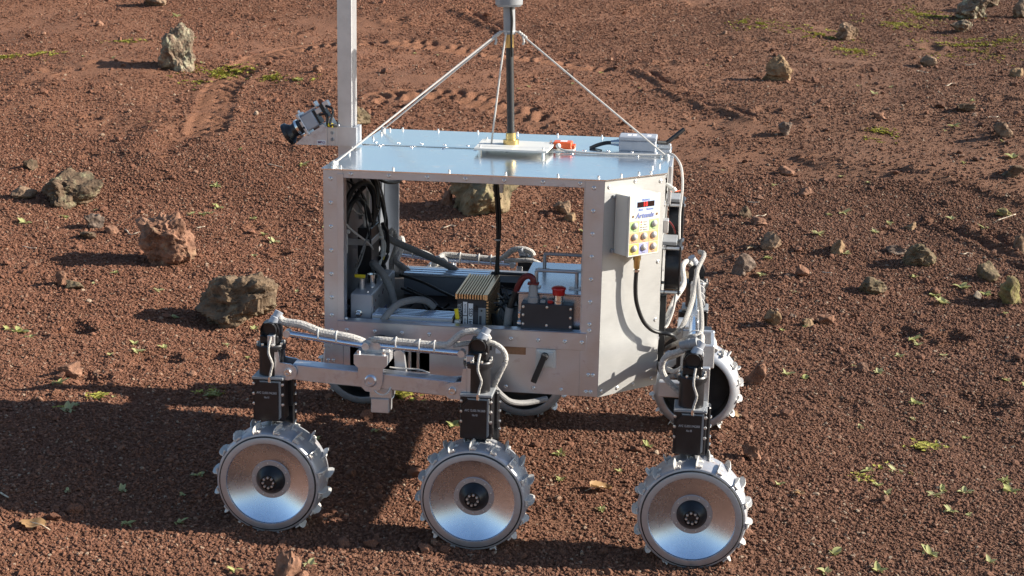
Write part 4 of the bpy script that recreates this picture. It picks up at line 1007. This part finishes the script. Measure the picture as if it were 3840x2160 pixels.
# ---------------------------------------------------------------- cooling fans and wiring on the end wall
def fan(y0, y1, z0, z1, label):
    f = part('cooling_fan', G().box(.728, .7295, y0, y1, z0, z1).box(.758, .762, y0, y1, z0, z1, .001), m_black, rover, label)
    yc, zc, R = (y0+y1)/2, (z0+z1)/2, (z1-z0)/2-.004
    part('fan_shroud', G().lathe([(0, R), (1, R), (1, R-.003), (0, R-.003), (0, R)], (.7296, yc, zc), (.758, yc, zc), 32), m_black, f)
    part('fan_motor', G().cyl((.7296, yc, zc), (.757, yc, zc), .018, seg=20), m_black, f)
    for k in range(7):
        a = k*2*math.pi/7; part('fan_blade', G().prism([(.017, -.004), (R-.005, -.012), (R-.005, .012), (.017, .006)], (.735, yc, zc), (0, math.cos(a), math.sin(a)), (.5, -math.sin(a)*.86, math.cos(a)*.86), (.0015, 0, 0)), m_black, f)
    for (yy, zz) in ((y0+.006, z0+.006), (y1-.006, z0+.006), (y0+.006, z1-.006), (y1-.006, z1-.006)):
        part('fan_spacer', G().cyl((.7205, yy, zz), (.765, yy, zz), .0038, seg=10), m_screw, f)
    part('fan_bracket', G().box(.7205, .752, y0+.01, y1-.01, z1, z1+.008, .001), m_greyp, f)
    return f
fan(.135, .235, .500, .610, 'black cooling fan nearer the slanted panel')
fan(.330, .430, .560, .670, 'black cooling fan further along the end wall')
part('wall_clip', G().box(.7206, .732, .13, .16, .640, .668, .001), m_white_al, rover)
part('cover_plate', G().box(.7206, .734, .165, .20, .34, .49, .001), m_blackp, rover)
part('red_lead', G().tube([(.728, .20, .655), (.735, .22, .645), (.742, .24, .630), (.745, .26, .615)], .0022, 8, 5), m_redc, rover)
part('orange_lead', G().tube([(.726, .22, .715), (.740, .24, .713), (.752, .26, .712)], .0012, 6, 5), m_orange, rover)
part('grey_wire', G().tube([(.722, .345, .7835), (.738, .33, .776), (.752, .31, .755), (.757, .28, .715), (.754, .26, .66), (.756, .22, .60), (.756, .20, .54), (.752, .17, .47), (.742, .15, .435), (.735, .14, .425)], .0028, 8, 6), m_cord, rover)
part('white_fitting', G().cyl((.722, .20, .735), (.737, .19, .728), .0045, seg=12).cyl((.737, .19, .728), (.742, .19, .722), .0060, seg=12), m_wht, rover)
part('top_corner_bracket', G().box(.7258, .733, .20, .36, .690, .7750, .001), m_white_al, rover)

# ---------------------------------------------------------------- antenna mast with guy cords on the top plate
TZ = .7750
ab = part('antenna_base_plate', G().prism([(.283, .268), (.449, .262), (.456, .408), (.281, .418)], (0, 0, TZ+.009), (1, 0, 0), (0, 1, 0), (0, 0, .0045)), m_wht, rover)
for (x, y) in ((.295, .282), (.440, .276), (.445, .395), (.293, .404)):
    part('stand_off', G().cyl((x, y, TZ-.001), (x, y, TZ+.009), .004, seg=10), m_screw, ab); hw(BOLT, (x, y, TZ+.0135), (0, 0, 1), ab, 'screw')
A0, A1 = Vector((.357, .352, TZ+.0135)), Vector((.3455, .352, 1.125))
def al(z): return A0.lerp(A1, (z-A0.z)/(A1.z-A0.z))
an = part('antenna_pole', G().cyl(al(.80), al(1.036), .0086, seg=20), m_blackp, rover, 'black antenna pole in a brass foot')
part('brass_foot', G().lathe([(0, 0), (0, .0185), (.42, .0185), (.44, .0125), (1, .0118), (1, 0)], al(TZ+.0135), al(.815), 24), m_brass, an)
part('brass_collar', G().cyl(al(1.010), al(1.045), .0095, seg=20), m_brass, an)
part('antenna_neck', G().cyl(al(1.040), al(1.108), .0135, seg=24), m_greyp, an)
hd = G().lathe([(0, 0), (0, .026), (.10, .031), (.9, .033), (1, .030), (1.3, 0)], al(1.102), al(1.150), 32)
part('antenna_head', hd, m_greyp, an)
part('antenna_cable', G().tube([al(1.104)+Vector((.006, -.013, 0)), al(1.07)+Vector((.008, -.014, 0)), al(1.04)+Vector((.006, -.0125, 0)), al(.99)+Vector((.006, -.0105, 0))], .0034, 8, 5, .6), m_cable, an)
ring = al(1.047)
part('cord_loop', G().torus(ring, (0, 0, 1), .0125, .0016, 20, 6), m_cord, an)
LL, RR, BB = ring+Vector((-.022, -.004, -.003)), ring+Vector((.022, -.004, -.002)), ring+Vector((-.018, .008, -.003))
part('guy_cord', G().tube([ring+Vector((-.012, 0, 0)), LL, (.012, .045, .7765)], .0020, 8, 1), m_cord, rover)
part('guy_cord', G().tube([ring+Vector((-.011, .004, 0)), BB, (.006, .585, .7795)], .0022, 8, 1), m_cord, rover)
part('guy_cord', G().tube([ring+Vector((.012, 0, 0)), RR, (.719, .325, .7765)], .0020, 8, 1), m_cord, rover)
part('guy_cord', G().tube([ring+Vector((-.006, -.012, -.002)), (.332, .332, .96), (.312, .345, .789)], .0022, 8, 4), m_cord, rover)
for (q, e) in ((LL, Vector((-.8, -.2, -.6))), (RR, Vector((.8, 0, -.6)))):
    for k in range(4):
        c = q+e.normalized()*(.006*k); part('knot', G().lathe([(0, 0), (.2, .0032), (.5, .0040), (.8, .0032), (1, 0)], c-Vector((0, 0, .004)), c+Vector((.003, 0, .004)), 8), m_cord, an)
    part('cord_end', G().tube([q+e*.012, q+e*.012+Vector((.003, -.004, -.012)), q+e*.012+Vector((.001, -.003, -.020))], .0028, 6, 4), m_cord, an)
for c in ((.012, .045, .777), (.719, .325, .777), (.006, .585, .779)):
    part('cord_anchor', G().lathe([(0, 0), (0, .005), (.5, .006), (1, .003), (1, 0)], (c[0], c[1], TZ-.0015), (c[0], c[1], c[2]+.006), 12), m_wht, rover)
# orange sensor and its lead
im = part('orange_sensor', G().box(.452, .496, .375, .412, TZ+.003, TZ+.019, .0025), m_orange, rover, 'small orange sensor block on the top plate')
part('sensor_foot', G().box(.448, .502, .366, .418, TZ-.0008, TZ+.003, .0008), m_wht, im)
part('sensor_label', G().box(.468, .484, .384, .404, TZ+.0188, TZ+.0194), m_label, im)
part('sensor_plug', G().lathe([(0, 0), (0, .0062), (.6, .006), (1, .004), (1, 0)], (.465, .376, TZ+.0105), (.465, .362, TZ+.0100), 14), m_wht, im)
part('sensor_lead', G().tube([(.465, .364, TZ+.0115), (.474, .352, TZ+.006), (.492, .345, TZ+.003), (.53, .338, TZ+.0022), (.58, .335, TZ+.002), (.64, .338, TZ+.0022), (.70, .342, TZ+.003), (.7205, .345, TZ+.008)], .0024, 8, 5), m_cord, im)
for k in (0, 1): part('mounting_ear', G().box(.496, .503, .378+.02*k, .388+.02*k, TZ+.003, TZ+.012, .001), m_orange, im)
# grey radio box, gland, cable and stub antenna
bx = part('radio_box', G().box(.604, .690, .402, .470, TZ-.0003, TZ+.0240, .002), m_greybox, rover, 'grey radio box on the top plate')
part('radio_lid', G().box(.603, .691, .401, .471, TZ+.0245, TZ+.0335, .002), m_greybox, bx)
for x in (.622, .634, .668): part('lid_label', G().box(x, x+.009, .42, .45, TZ+.0333, TZ+.0338), m_label, bx)
part('radio_gland', G().lathe([(0, 0), (0, .0085), (.35, .0085), (.36, .0072), (.7, .0072), (.72, .0062), (1, .006), (1, 0)], (.604, .43, TZ+.015), (.584, .43, TZ+.0145), 16), m_chrome, bx)
part('radio_cable', G().tube([(.586, .43, TZ+.0145), (.570, .43, TZ+.013), (.552, .425, TZ+.008), (.536, .418, TZ+.001)], .0046, 8, 5), m_cable, bx)
part('stub_antenna', G().cyl((.690, .44, TZ+.018), (.712, .452, TZ+.0155), .0046, seg=12).cyl((.711, .4515, TZ+.0145), (.7525, .47, TZ+.0475), .0050, seg=12), m_blackp, bx)
part('box_clip', G().box(.692, .724, .455, .475, TZ, TZ+.012, .002), m_white_al, bx)
part('thin_lead', G().tube([(.536, .405, TZ+.001), (.55, .400, TZ+.003), (.565, .396, TZ+.001)], .0014, 6, 5), m_cable, bx)

# ---------------------------------------------------------------- camera mast
ms = part('camera_mast', G().box(-.0370, -.0030, .285, .335, .330, 1.320, .0012), m_white_al, rover, 'square silver mast bolted to the body side')
part('mast_cap', G().box(-.0372, -.0028, .2848, .3352, 1.3203, 1.3233), m_blackp, ms)
part('mast_bracket', G().prism([(-.0375, .279), (-.001, .279), (.0075, .279), (.0075, .335), (-.001, .335), (-.001, .2835), (-.0375, .2835)], (0, 0, .7795), (1, 0, 0), (0, 1, 0), (0, 0, .0440)).box(-.060, -.0375, .279, .2835, .7795, .8235, .0006), m_white_al, ms)
for z in (.8095, .7945): part('bracket_bolt', G().lathe([(0, .0042), (.7, .004), (1, .003), (.6, .0022), (.6, 0)], (-.048, .279, z), (-.048, .2755, z), 14), m_greyp, ms)
arm = part('camera_arm', G().prism([(-.136, .7795), (-.060, .7795), (-.060, .8225), (-.072, .8245), (-.118, .7965)], (0, .2790, 0), (1, 0, 0), (0, 0, 1), (0, .046, 0)), m_beam, rover, 'wedge-shaped silver camera arm')
part('arm_edge', G().box(-.0625, -.0600, .2780, .2790, .7795, .8235), m_white_al, arm)
part('name_label', G().box(-.0840, -.0640, .2783, .2789, .7815, .7915), m_label, arm)
text_part('MPL2', .0072, Matrix.Translation((-.0740, .2781, .7865)) @ Matrix.Rotation(math.pi/2, 4, 'X') @ Matrix.Diagonal((1, 1, 1, 1)), m_txtp, arm, bold=.0002)
# camera body tilted downwards, on the sloping arm
cw = Matrix.Translation((-.108, .298, .831)) @ Matrix.Rotation(-rad(31), 4, 'Y') @ Matrix.Diagonal((1.14, 1.1, 1.14, 1))   # local -x looks along the optical axis
Fc = lambda q: cw @ q
def C(name, g, m, par): return part(name, g.xf(Fc), m, par)
cm = C('camera', G().box(-.006, .020, -.018, .018, -.017, .017, .001), m_bluebox, rover); cm['label'] = 'camera with a black wide lens looking down'
C('lens_barrel', G().lathe([(0, 0), (0, .0150), (.25, .0150), (.27, .0165), (.42, .0165), (.44, .0140), (.62, .0140), (.8, .0200), (.84, .0235), (1, .0240), (1, .0205), (.93, .0150), (.93, 0)], (-.012, 0, 0), (-.054, 0, -.001), 36), m_black, cm)
C('lens', G().lathe([(0, .0150), (.6, .010), (1, 0)], (-.0510, 0, -.001), (-.0555, 0, -.001), 24), m_lens, cm)
C('focus_ring', G().lathe([(0, .0145), (0, .0170), (1, .0170), (1, .0145)], (-.022, 0, 0), (-.027, 0, 0), 32), m_chrome, cm)
C('mount_plate', G().box(-.0125, -.0062, -.022, .022, -.0240, .0240, .001), m_white_al, cm)
for (y, z) in ((-.0222, .010), (-.0222, -.006)): C('plate_hole', G().cyl((-.0094, y, z), (-.0094, y-.0008, z), .0026, seg=10), m_inner, cm)
C('plate_screw', G().cyl((-.0094, 0, .0240), (-.0094, 0, .0295), .0035, seg=10), m_screw, cm)
C('top_bracket', G().box(-.006, .034, -.008, .012, .0172, .0195, .0004).box(.030, .0335, -.012, .012, .0195, .0290, .0004), m_white_al, cm)
C('side_plate', G().box(-.0060, .0190, -.0200, -.0185, -.0145, .0145, .0004), m_greybox, cm)
C('rear_board', G().box(.0205, .0245, -.016, .016, -.015, .015), m_blackp, cm)
C('rear_plug', G().box(.0250, .0380, -.014, -.002, .003, .014, .001), m_white_al, cm); C('rear_plug', G().box(.0450, .0580, -.012, .002, .006, .019, .001), m_white_al, cm)
C('plug_board', G().box(.0385, .0445, -.014, .010, -.012, .018), m_blackp, cm)
C('support_foot', G().box(-.010, .004, -.017, .017, -.0345, -.0242, .001).box(.018, .028, -.017, .017, -.0345, -.0175, .001).box(.034, .046, -.013, .013, -.0330, -.0140, .001), m_white_al, cm)
C('lower_plate', G().box(-.014, .056, -.017, .020, -.0385, -.0346, .001), m_beam, cm)
part('camera_cable', G().tube([cw @ Vector((.030, -.015, .001)), cw @ Vector((.045, -.018, -.006)), (-.058, .272, .828), (-.045, .270, .8265), (-.036, .276, .826)], .0030, 8, 5), m_cable, cm)
part('camera_cable', G().tube([cw @ Vector((.050, -.012, .010)), cw @ Vector((.060, -.016, -.004)), (-.050, .268, .8305), (-.044, .268, .8290), (-.036, .274, .829)], .0030, 8, 5), m_cable, cm)
part('cable_marker', G().cyl((-.055, .2705, .8290), (-.0435, .2695, .8275), .0046, seg=12), m_yel, cm)

# ---------------------------------------------------------------- electronics inside the body
DK = .405
rx = part('receiver_box', G().box(.046, .093, .050, .300, DK, .489, .0015), m_greybox, rover, 'grey receiver box with side holes by the mast wall')
part('receiver_side', G().box(.0932, .0946, .054, .298, DK+.002, .486), m_white_al, rx)
for (y, z) in ((.085, .468), (.120, .470), (.165, .473), (.215, .475), (.255, .475), (.085, .440), (.070, .455), (.250, .445), (.27, .425), (.16, .468), (.21, .465)): part('side_hole', G().cyl((.0947, y, z), (.0952, y, z), .0034, seg=8), m_redc if (z < .469 and y < .2) else m_txt, rx)
text_part('ARTEMIS', .0150, Matrix.Translation((.0948, .175, .424)) @ Matrix.Rotation(math.pi/2, 4, 'Z') @ Matrix.Rotation(math.pi/2, 4, 'X'), m_txtb, rx, bold=.0004)
part('front_knob', G().lathe([(0, 0), (0, .0075), (.4, .0075), (.45, .0055), (1, .0050), (1, 0)], (.066, .050, .448), (.066, .034, .447), 16), m_chrome, rx)
part('top_connector', G().lathe([(0, .012), (.6, .012), (.62, .0135), (1, .0135), (1, .010), (.9, .010), (.9, 0)], (.072, .150, .489), (.072, .150, .512), 20), m_chrome, rx)
part('top_connector', G().cyl((.072, .225, .489), (.072, .225, .508), .010, seg=18), m_chrome, rx)
part('top_connector', G().cyl((.060, .100, .489), (.060, .100, .512), .0065, seg=12), m_white_al, rx)
for (x, y) in ((.08, .07), (.08, .115), (.085, .19), (.055, .27)): hw(SCR, (x, y, .489), (0, 0, 1), rx, 'screw')
ex = part('converter_case', G().box(.097, .276, .034, .094, DK, .4475, .0015), m_white_al, rover, 'ribbed aluminium converter case behind the sill')
for k in range(5): part('case_rib', G().box(.098, .275, .036+.0125*k, .042+.0125*k, .4475, .4500, .0004), m_dish, ex)
for k in range(2): part('case_rib', G().box(.098, .275, .0318, .034, .418+.014*k, .426+.014*k, .0004), m_dish, ex)
part('end_cover', G().box(.2762, .2785, .036, .092, DK, .446), m_inner, ex)
for k in range(2): part('marker_sleeve', G().cyl((.283, .040+.012*k, .470-.018*k), (.286, .040+.012*k, .450-.018*k), .0045, seg=10), m_yel, ex)
part('plug', G().box(.279, .291, .036, .056, .432, .444, .002), m_wht, ex)
bb = part('power_case', G().box(.096, .300, .400, .470, DK, .452, .0015), m_bluebox, rover, 'blue-grey power case at the back of the deck')
part('power_case_lid', G().box(.095, .301, .398, .472, .4522, .4575, .001), m_white_al, bb)
for k in range(3): part('lid_rib', G().box(.096, .300, .402+.022*k, .412+.022*k, .4575, .4592), m_dish, bb)
part('rear_shelf', G().box(.300, .42, .52, .60, DK, .418), m_inner, rover)
# finned computer
pc = part('computer', G().box(.282, .346, .058, .245, DK, .487, .001), m_dkpanel, rover, 'dark computer with bronze cooling fins on top')
part('fin_base', G().box(.280, .348, .055, .250, .4872, .4895), m_findk, pc)
for k in range(12):
    x = .2805+k*(.0675-.0030)/11; part('cooling_fin', G().box(x, x+.0030, .054, .251, .4895, .4995), m_fin, pc)
for (x0, x1) in ((.2785, .2830), (.3425, .3500)): part('edge_fin', G().box(x0, x1, .0535, .2515, .4880, .5005, .0006), m_fin, pc)
for k in range(11):
    z = .418+k*.0063; part('side_fin', G().box(.3462, .3510, .060+.004*(k < 3), .248, z, z+.0030), m_fin, pc)
def fr(name, x0, x1, z0, z1, m, y=.0578, t=.0008): return part(name, G().box(x0, x1, y-t, y, z0, z1), m, pc)
fr('label_plate', .2955, .3045, .452, .482, m_label); fr('label_plate', .2955, .3045, .418, .450, m_label); fr('label_plate', .3070, .3175, .408, .479, m_label)
fr('card_slot', .3200, .3275, .406, .460, m_txt); fr('front_panel', .3290, .3455, .408, .470, m_greyp); fr('card_slot', .3315, .3365, .415, .452, m_txt, .0570)
part('front_knob', G().cyl((.3245, .0578, .470), (.3245, .054, .470), .0046, seg=14), m_black, pc); part('front_knob', G().cyl((.3365, .0570, .464), (.3365, .055, .464), .0020, seg=10), m_black, pc)
vR = Matrix.Rotation(math.pi/2, 4, 'X') @ Matrix.Rotation(-math.pi/2, 4, 'Z')
text_part('SSD 16Go', .0115, Matrix.Translation((.3122, .0568, .444)) @ vR, m_txt, pc, bold=.0002)
text_part('BOXER', .0125, Matrix.Translation((.2885, .0576, .458)) @ Matrix.Rotation(math.pi/2, 4, 'X') @ Matrix.Rotation(math.pi/2, 4, 'Z'), m_txtl, pc, bold=.0003)
text_part('ARTEMIS', .0055, Matrix.Translation((.3000, .0568, .467)) @ vR, m_txt, pc); text_part('192.168.1.101', .0042, Matrix.Translation((.3000, .0568, .434)) @ vR, m_txt, pc)
# battery box with stop button
bt = part('battery_box', G().box(.418, .585, .040, .330, DK, .512, .0015), m_bat, rover, 'polished battery box with two carrying handles')
part('battery_lid', G().box(.4165, .5865, .0345, .3315, .5122, .5165, .0012), m_bat, bt)
for yy in (.085, .255):
    part('carrying_handle', G().tube([(.452, yy, .515), (.452, yy, .548), (.453, yy, .552), (.457, yy, .554), (.535, yy, .554), (.539, yy, .552), (.540, yy, .548), (.540, yy, .515)], .0042, 10, 3), m_white_al, bt)
    for x in (.452, .540): part('handle_foot', G().box(x-.016, x+.010, yy-.010, yy+.010, .5160, .5190, .0006), m_white_al, bt)
fp = part('switch_panel', G().box(.428, .540, .012, .0398, DK, .497, .001), m_dkpanel, bt)
for (x, z) in ((.433, .490), (.484, .491), (.535, .489), (.433, .472), (.535, .470), (.433, .452), (.535, .450), (.484, .451)): hw(SCR, (x, .012, z), (0, -1, 0), bt, 'screw')
part('button_stem', G().lathe([(0, 0), (0, .0115), (.25, .0115), (.3, .0098), (1, .0098), (1, 0)], (.507, .026, .497), (.507, .026, .518), 20), m_chrome, bt)
part('stop_button', G().lathe([(0, 0), (0, .0125), (.15, .0135), (.55, .0138), (.72, .0158), (.85, .0152), (1, .010), (1.02, 0)], (.507, .026, .516), (.507, .026, .5345), 24), m_red, bt).__setitem__('label', 'red mushroom stop button')
part('power_plug', G().lathe([(0, 0), (0, .0120), (.3, .0120), (.32, .0100), (.75, .0092), (1, .0075), (1, 0)], (.452, .026, .497), (.452, .026, .540), 18), m_greyp, bt)
part('plug_collar', G().box(.440, .464, .018, .034, .536, .541, .001), m_redc, bt)
part('power_lead', G().tube([(.452, .026, .540), (.450, .026, .550), (.440, .028, .554), (.428, .034, .546), (.418, .040, .528), (.412, .045, .512)], .0068, 10, 5), m_redc, bt)
part('power_lead', G().tube([(.414, .044, .516), (.408, .048, .500), (.402, .05, .484), (.400, .052, .47)], .0074, 10, 5), m_cable, bt)
part('power_hose', G().tube([(.399, .050, .476), (.396, .050, .45), (.394, .050, .42), (.393, .050, .405)], .0090, 12, 5), m_sleeve2, bt)
for k, x in enumerate((.468, .484)): part('pilot_light', G().box(x, x+.011, .020, .032, .497, .5035, .001), m_greyp if k == 0 else m_red, bt)
part('quick_clamp', G().lathe([(0, 0), (0, .007), (1, .005), (1, 0)], (.424, .040, .456), (.424, .026, .452), 12).box(.418, .432, .024, .030, .446, .452, .001).box(.420, .426, .024, .030, .460, .472, .001), m_chrome, bt)
# mast-wall equipment
md = part('wall_module', G().box(.028, .060, .200, .285, .497, .606, .0015), m_black, rover, 'black module strapped to the mast wall')
part('module_strap', G().box(.0265, .0615, .1985, .2865, .566, .580, .0006), m_white_al, md)
part('strap_ear', G().box(.003, .0265, .1985, .2005, .566, .580), m_white_al, md)
part('module_plug', G().box(.040, .052, .205, .225, .606, .640, .003), m_wht, md); part('module_plug', G().box(.044, .055, .228, .245, .606, .632, .002), m_sleeve2, md)
part('plug_head', G().box(.042, .050, .208, .222, .640, .660, .003), m_greyp, md)
part('wall_clip', G().box(.003, .020, .130, .140, .560, .610, .001).box(.003, .026, .128, .142, .606, .616, .001), m_wht, rover)
part('wall_strip', G().box(.003, .010, .33, .37, .60, .745), m_white_al, rover); part('wall_strip', G().box(.010, .016, .375, .390, .60, .66, .001), m_wht, rover)
part('fine_leads', G().tube([(.062, .27, .60), (.066, .29, .57), (.066, .29, .53), (.062, .27, .50)], .004, 8, 5).tube([(.064, .28, .57), (.070, .30, .55), (.068, .30, .52)], .0035, 8, 5), m_wht, rover)
def cab(pts, r, m=m_cable, name='cable'): return part(name, G().tube(pts, r, 10, 6), m, rover)
cab([(.012, .10, .47), (.010, .09, .56), (.014, .10, .64), (.028, .14, .700), (.046, .19, .712), (.058, .22, .695), (.060, .235, .650), (.056, .235, .607)], .0062)
cab([(.014, .12, .50), (.012, .11, .58), (.020, .12, .655), (.038, .16, .680), (.052, .19, .655), (.056, .21, .62)], .0050)
cab([(.050, .24, .61), (.062, .25, .64), (.060, .26, .69), (.045, .27, .725), (.030, .28, .765)], .0060)
cab([(.066, .29, .60), (.074, .31, .57), (.074, .31, .52), (.066, .29, .50)], .0045)
cab([(.012, .15, .62), (.020, .16, .66), (.034, .19, .69), (.042, .21, .70)], .0055)
cab([(.008, .10, .50), (.014, .10, .465), (.030, .11, .455), (.045, .12, .445), (.056, .12, .505)], .0060)
cab([(.006, .08, .52), (.012, .08, .47), (.028, .09, .43), (.048, .11, .47), (.058, .11, .49)], .0055)
cab([(.030, .30, .745), (.040, .31, .715), (.060, .34, .690), (.080, .40, .680), (.085, .50, .685)], .0035)
cab([(.020, .32, .75), (.035, .34, .72), (.055, .38, .705), (.070, .44, .705), (.072, .50, .715)], .0030)
cab([(.030, .33, .70), (.040, .37, .66), (.045, .41, .60), (.050, .43, .55)], .0038)
cab([(.02, .38, .68), (.04, .40, .64), (.05, .42, .58), (.045, .42, .53), (.035, .40, .50)], .0030)
cab([(.060, .28, .52), (.066, .30, .50), (.070, .30, .48)], .006)
part('yellow_label', G().box(.060, .0615, .30, .345, .500, .545, .0004), m_yel, rover); part('yellow_label', G().box(.042, .066, .108, .112, .512, .519, .0004), m_yel, rover)
cab([(.035, .36, .53), (.055, .35, .56), (.075, .34, .552), (.12, .37, .525), (.17, .42, .490), (.205, .46, .462), (.215, .47, .45)], .0085, m_sleeve2, 'grey_hose')
cab([(.062, .20, .525), (.072, .19, .522), (.092, .18, .505), (.112, .17, .470), (.122, .165, .435), (.124, .165, .410)], .0085, m_sleeve2, 'grey_hose')
cab([(.118, .028, .428), (.130, .035, .448), (.150, .06, .468), (.180, .09, .472), (.205, .11, .465), (.222, .115, .450)], .0078, m_sleeve2, 'grey_hose')
cab([(.030, .50, .50), (.040, .53, .535), (.052, .53, .50), (.045, .50, .46), (.06, .46, .44), (.09, .42, .45)], .0070, m_sleeve, 'grey_hose')
cab([(.050, .60, .50), (.060, .56, .49), (.058, .50, .465), (.08, .46, .46), (.105, .43, .452), (.11, .42, .44)], .0080, m_sleeve, 'grey_hose')
cab([(.10, .33, .47), (.16, .30, .462), (.22, .24, .455), (.278, .18, .452)], .0032); cab([(.11, .30, .445), (.17, .26, .435), (.22, .20, .428), (.278, .14, .425)], .0032)
cab([(.20, .22, .412), (.225, .21, .425), (.24, .20, .438)], .0028); cab([(.12, .32, .44), (.18, .30, .42), (.21, .26, .407)], .0042)
cab([(.325, .26, .770), (.334, .262, .70), (.340, .265, .62), (.341, .265, .54), (.336, .262, .47), (.340, .25, .43)], .0034); cab([(.331, .262, .770), (.340, .262, .70), (.346, .265, .62), (.343, .265, .53), (.348, .262, .47), (.356, .26, .44), (.37, .25, .43)], .0034)
part('cable_tie', G().torus((.342, .264, .58), (0, 0, 1), .0070, .0011, 14, 6), m_tie, rover); part('yellow_label', G().box(.342, .362, .258, .262, .722, .732, .001), m_yel, rover); part('cable_plug', G().box(.344, .353, .256, .266, .690, .718, .001), m_label, rover)
cab([(.352, .20, .47), (.365, .20, .455), (.378, .20, .43), (.376, .20, .41)], .0018, m_cord); cab([(.355, .15, .455), (.37, .15, .45), (.385, .15, .425)], .0022)
cab([(.335, .10, .43), (.336, .045, .424), (.334, .04, .415), (.340, .05, .407)], .0028, m_yel); cab([(.355, .12, .44), (.36, .10, .42), (.37, .09, .408)], .006)
# far cable run seen through the open far side is carried by the far bogie; the beam below it

wr = random.Random(12)
for k in range(9):
    y = wr.uniform(.10, .36); z = wr.uniform(.66, .75); y2 = wr.uniform(.14, .45); z2 = wr.uniform(.46, .56)
    cab([(.006, y, z), (.020+wr.uniform(0, .02), y+wr.uniform(-.03, .05), z-.04), (.030+wr.uniform(0, .04), (y+y2)/2+wr.uniform(-.05, .05), (z+z2)/2), (.024+wr.uniform(0, .04), y2+wr.uniform(-.03, .03), z2+.04), (.030, y2, z2)], wr.uniform(.0018, .0034), wr.choice((m_cable, m_cable, m_sleeve2, m_cord)), 'wall_lead')
for k in range(7):
    x = wr.uniform(.36, .40); y = wr.uniform(.09, .30)
    cab([(.350, y, .44+wr.uniform(-.02, .03)), (x-.005, y+wr.uniform(-.03, .03), .455), (x, y+wr.uniform(-.05, .05), .43), (x+.012, y+wr.uniform(-.05, .05), .408)], wr.uniform(.0016, .0034), wr.choice((m_cable, m_cable, m_sleeve2)), 'deck_lead')
for k in range(5):
    x = wr.uniform(.11, .25); y = wr.uniform(.12, .34)
    cab([(x, y, .408), (x+.03, y+wr.uniform(-.03, .03), .42+wr.uniform(0, .02)), (x+.06, y+wr.uniform(-.05, .05), .418), (x+.09, y+wr.uniform(-.05, .05), .407)], wr.uniform(.002, .0036), wr.choice((m_cable, m_sleeve2)), 'deck_lead')
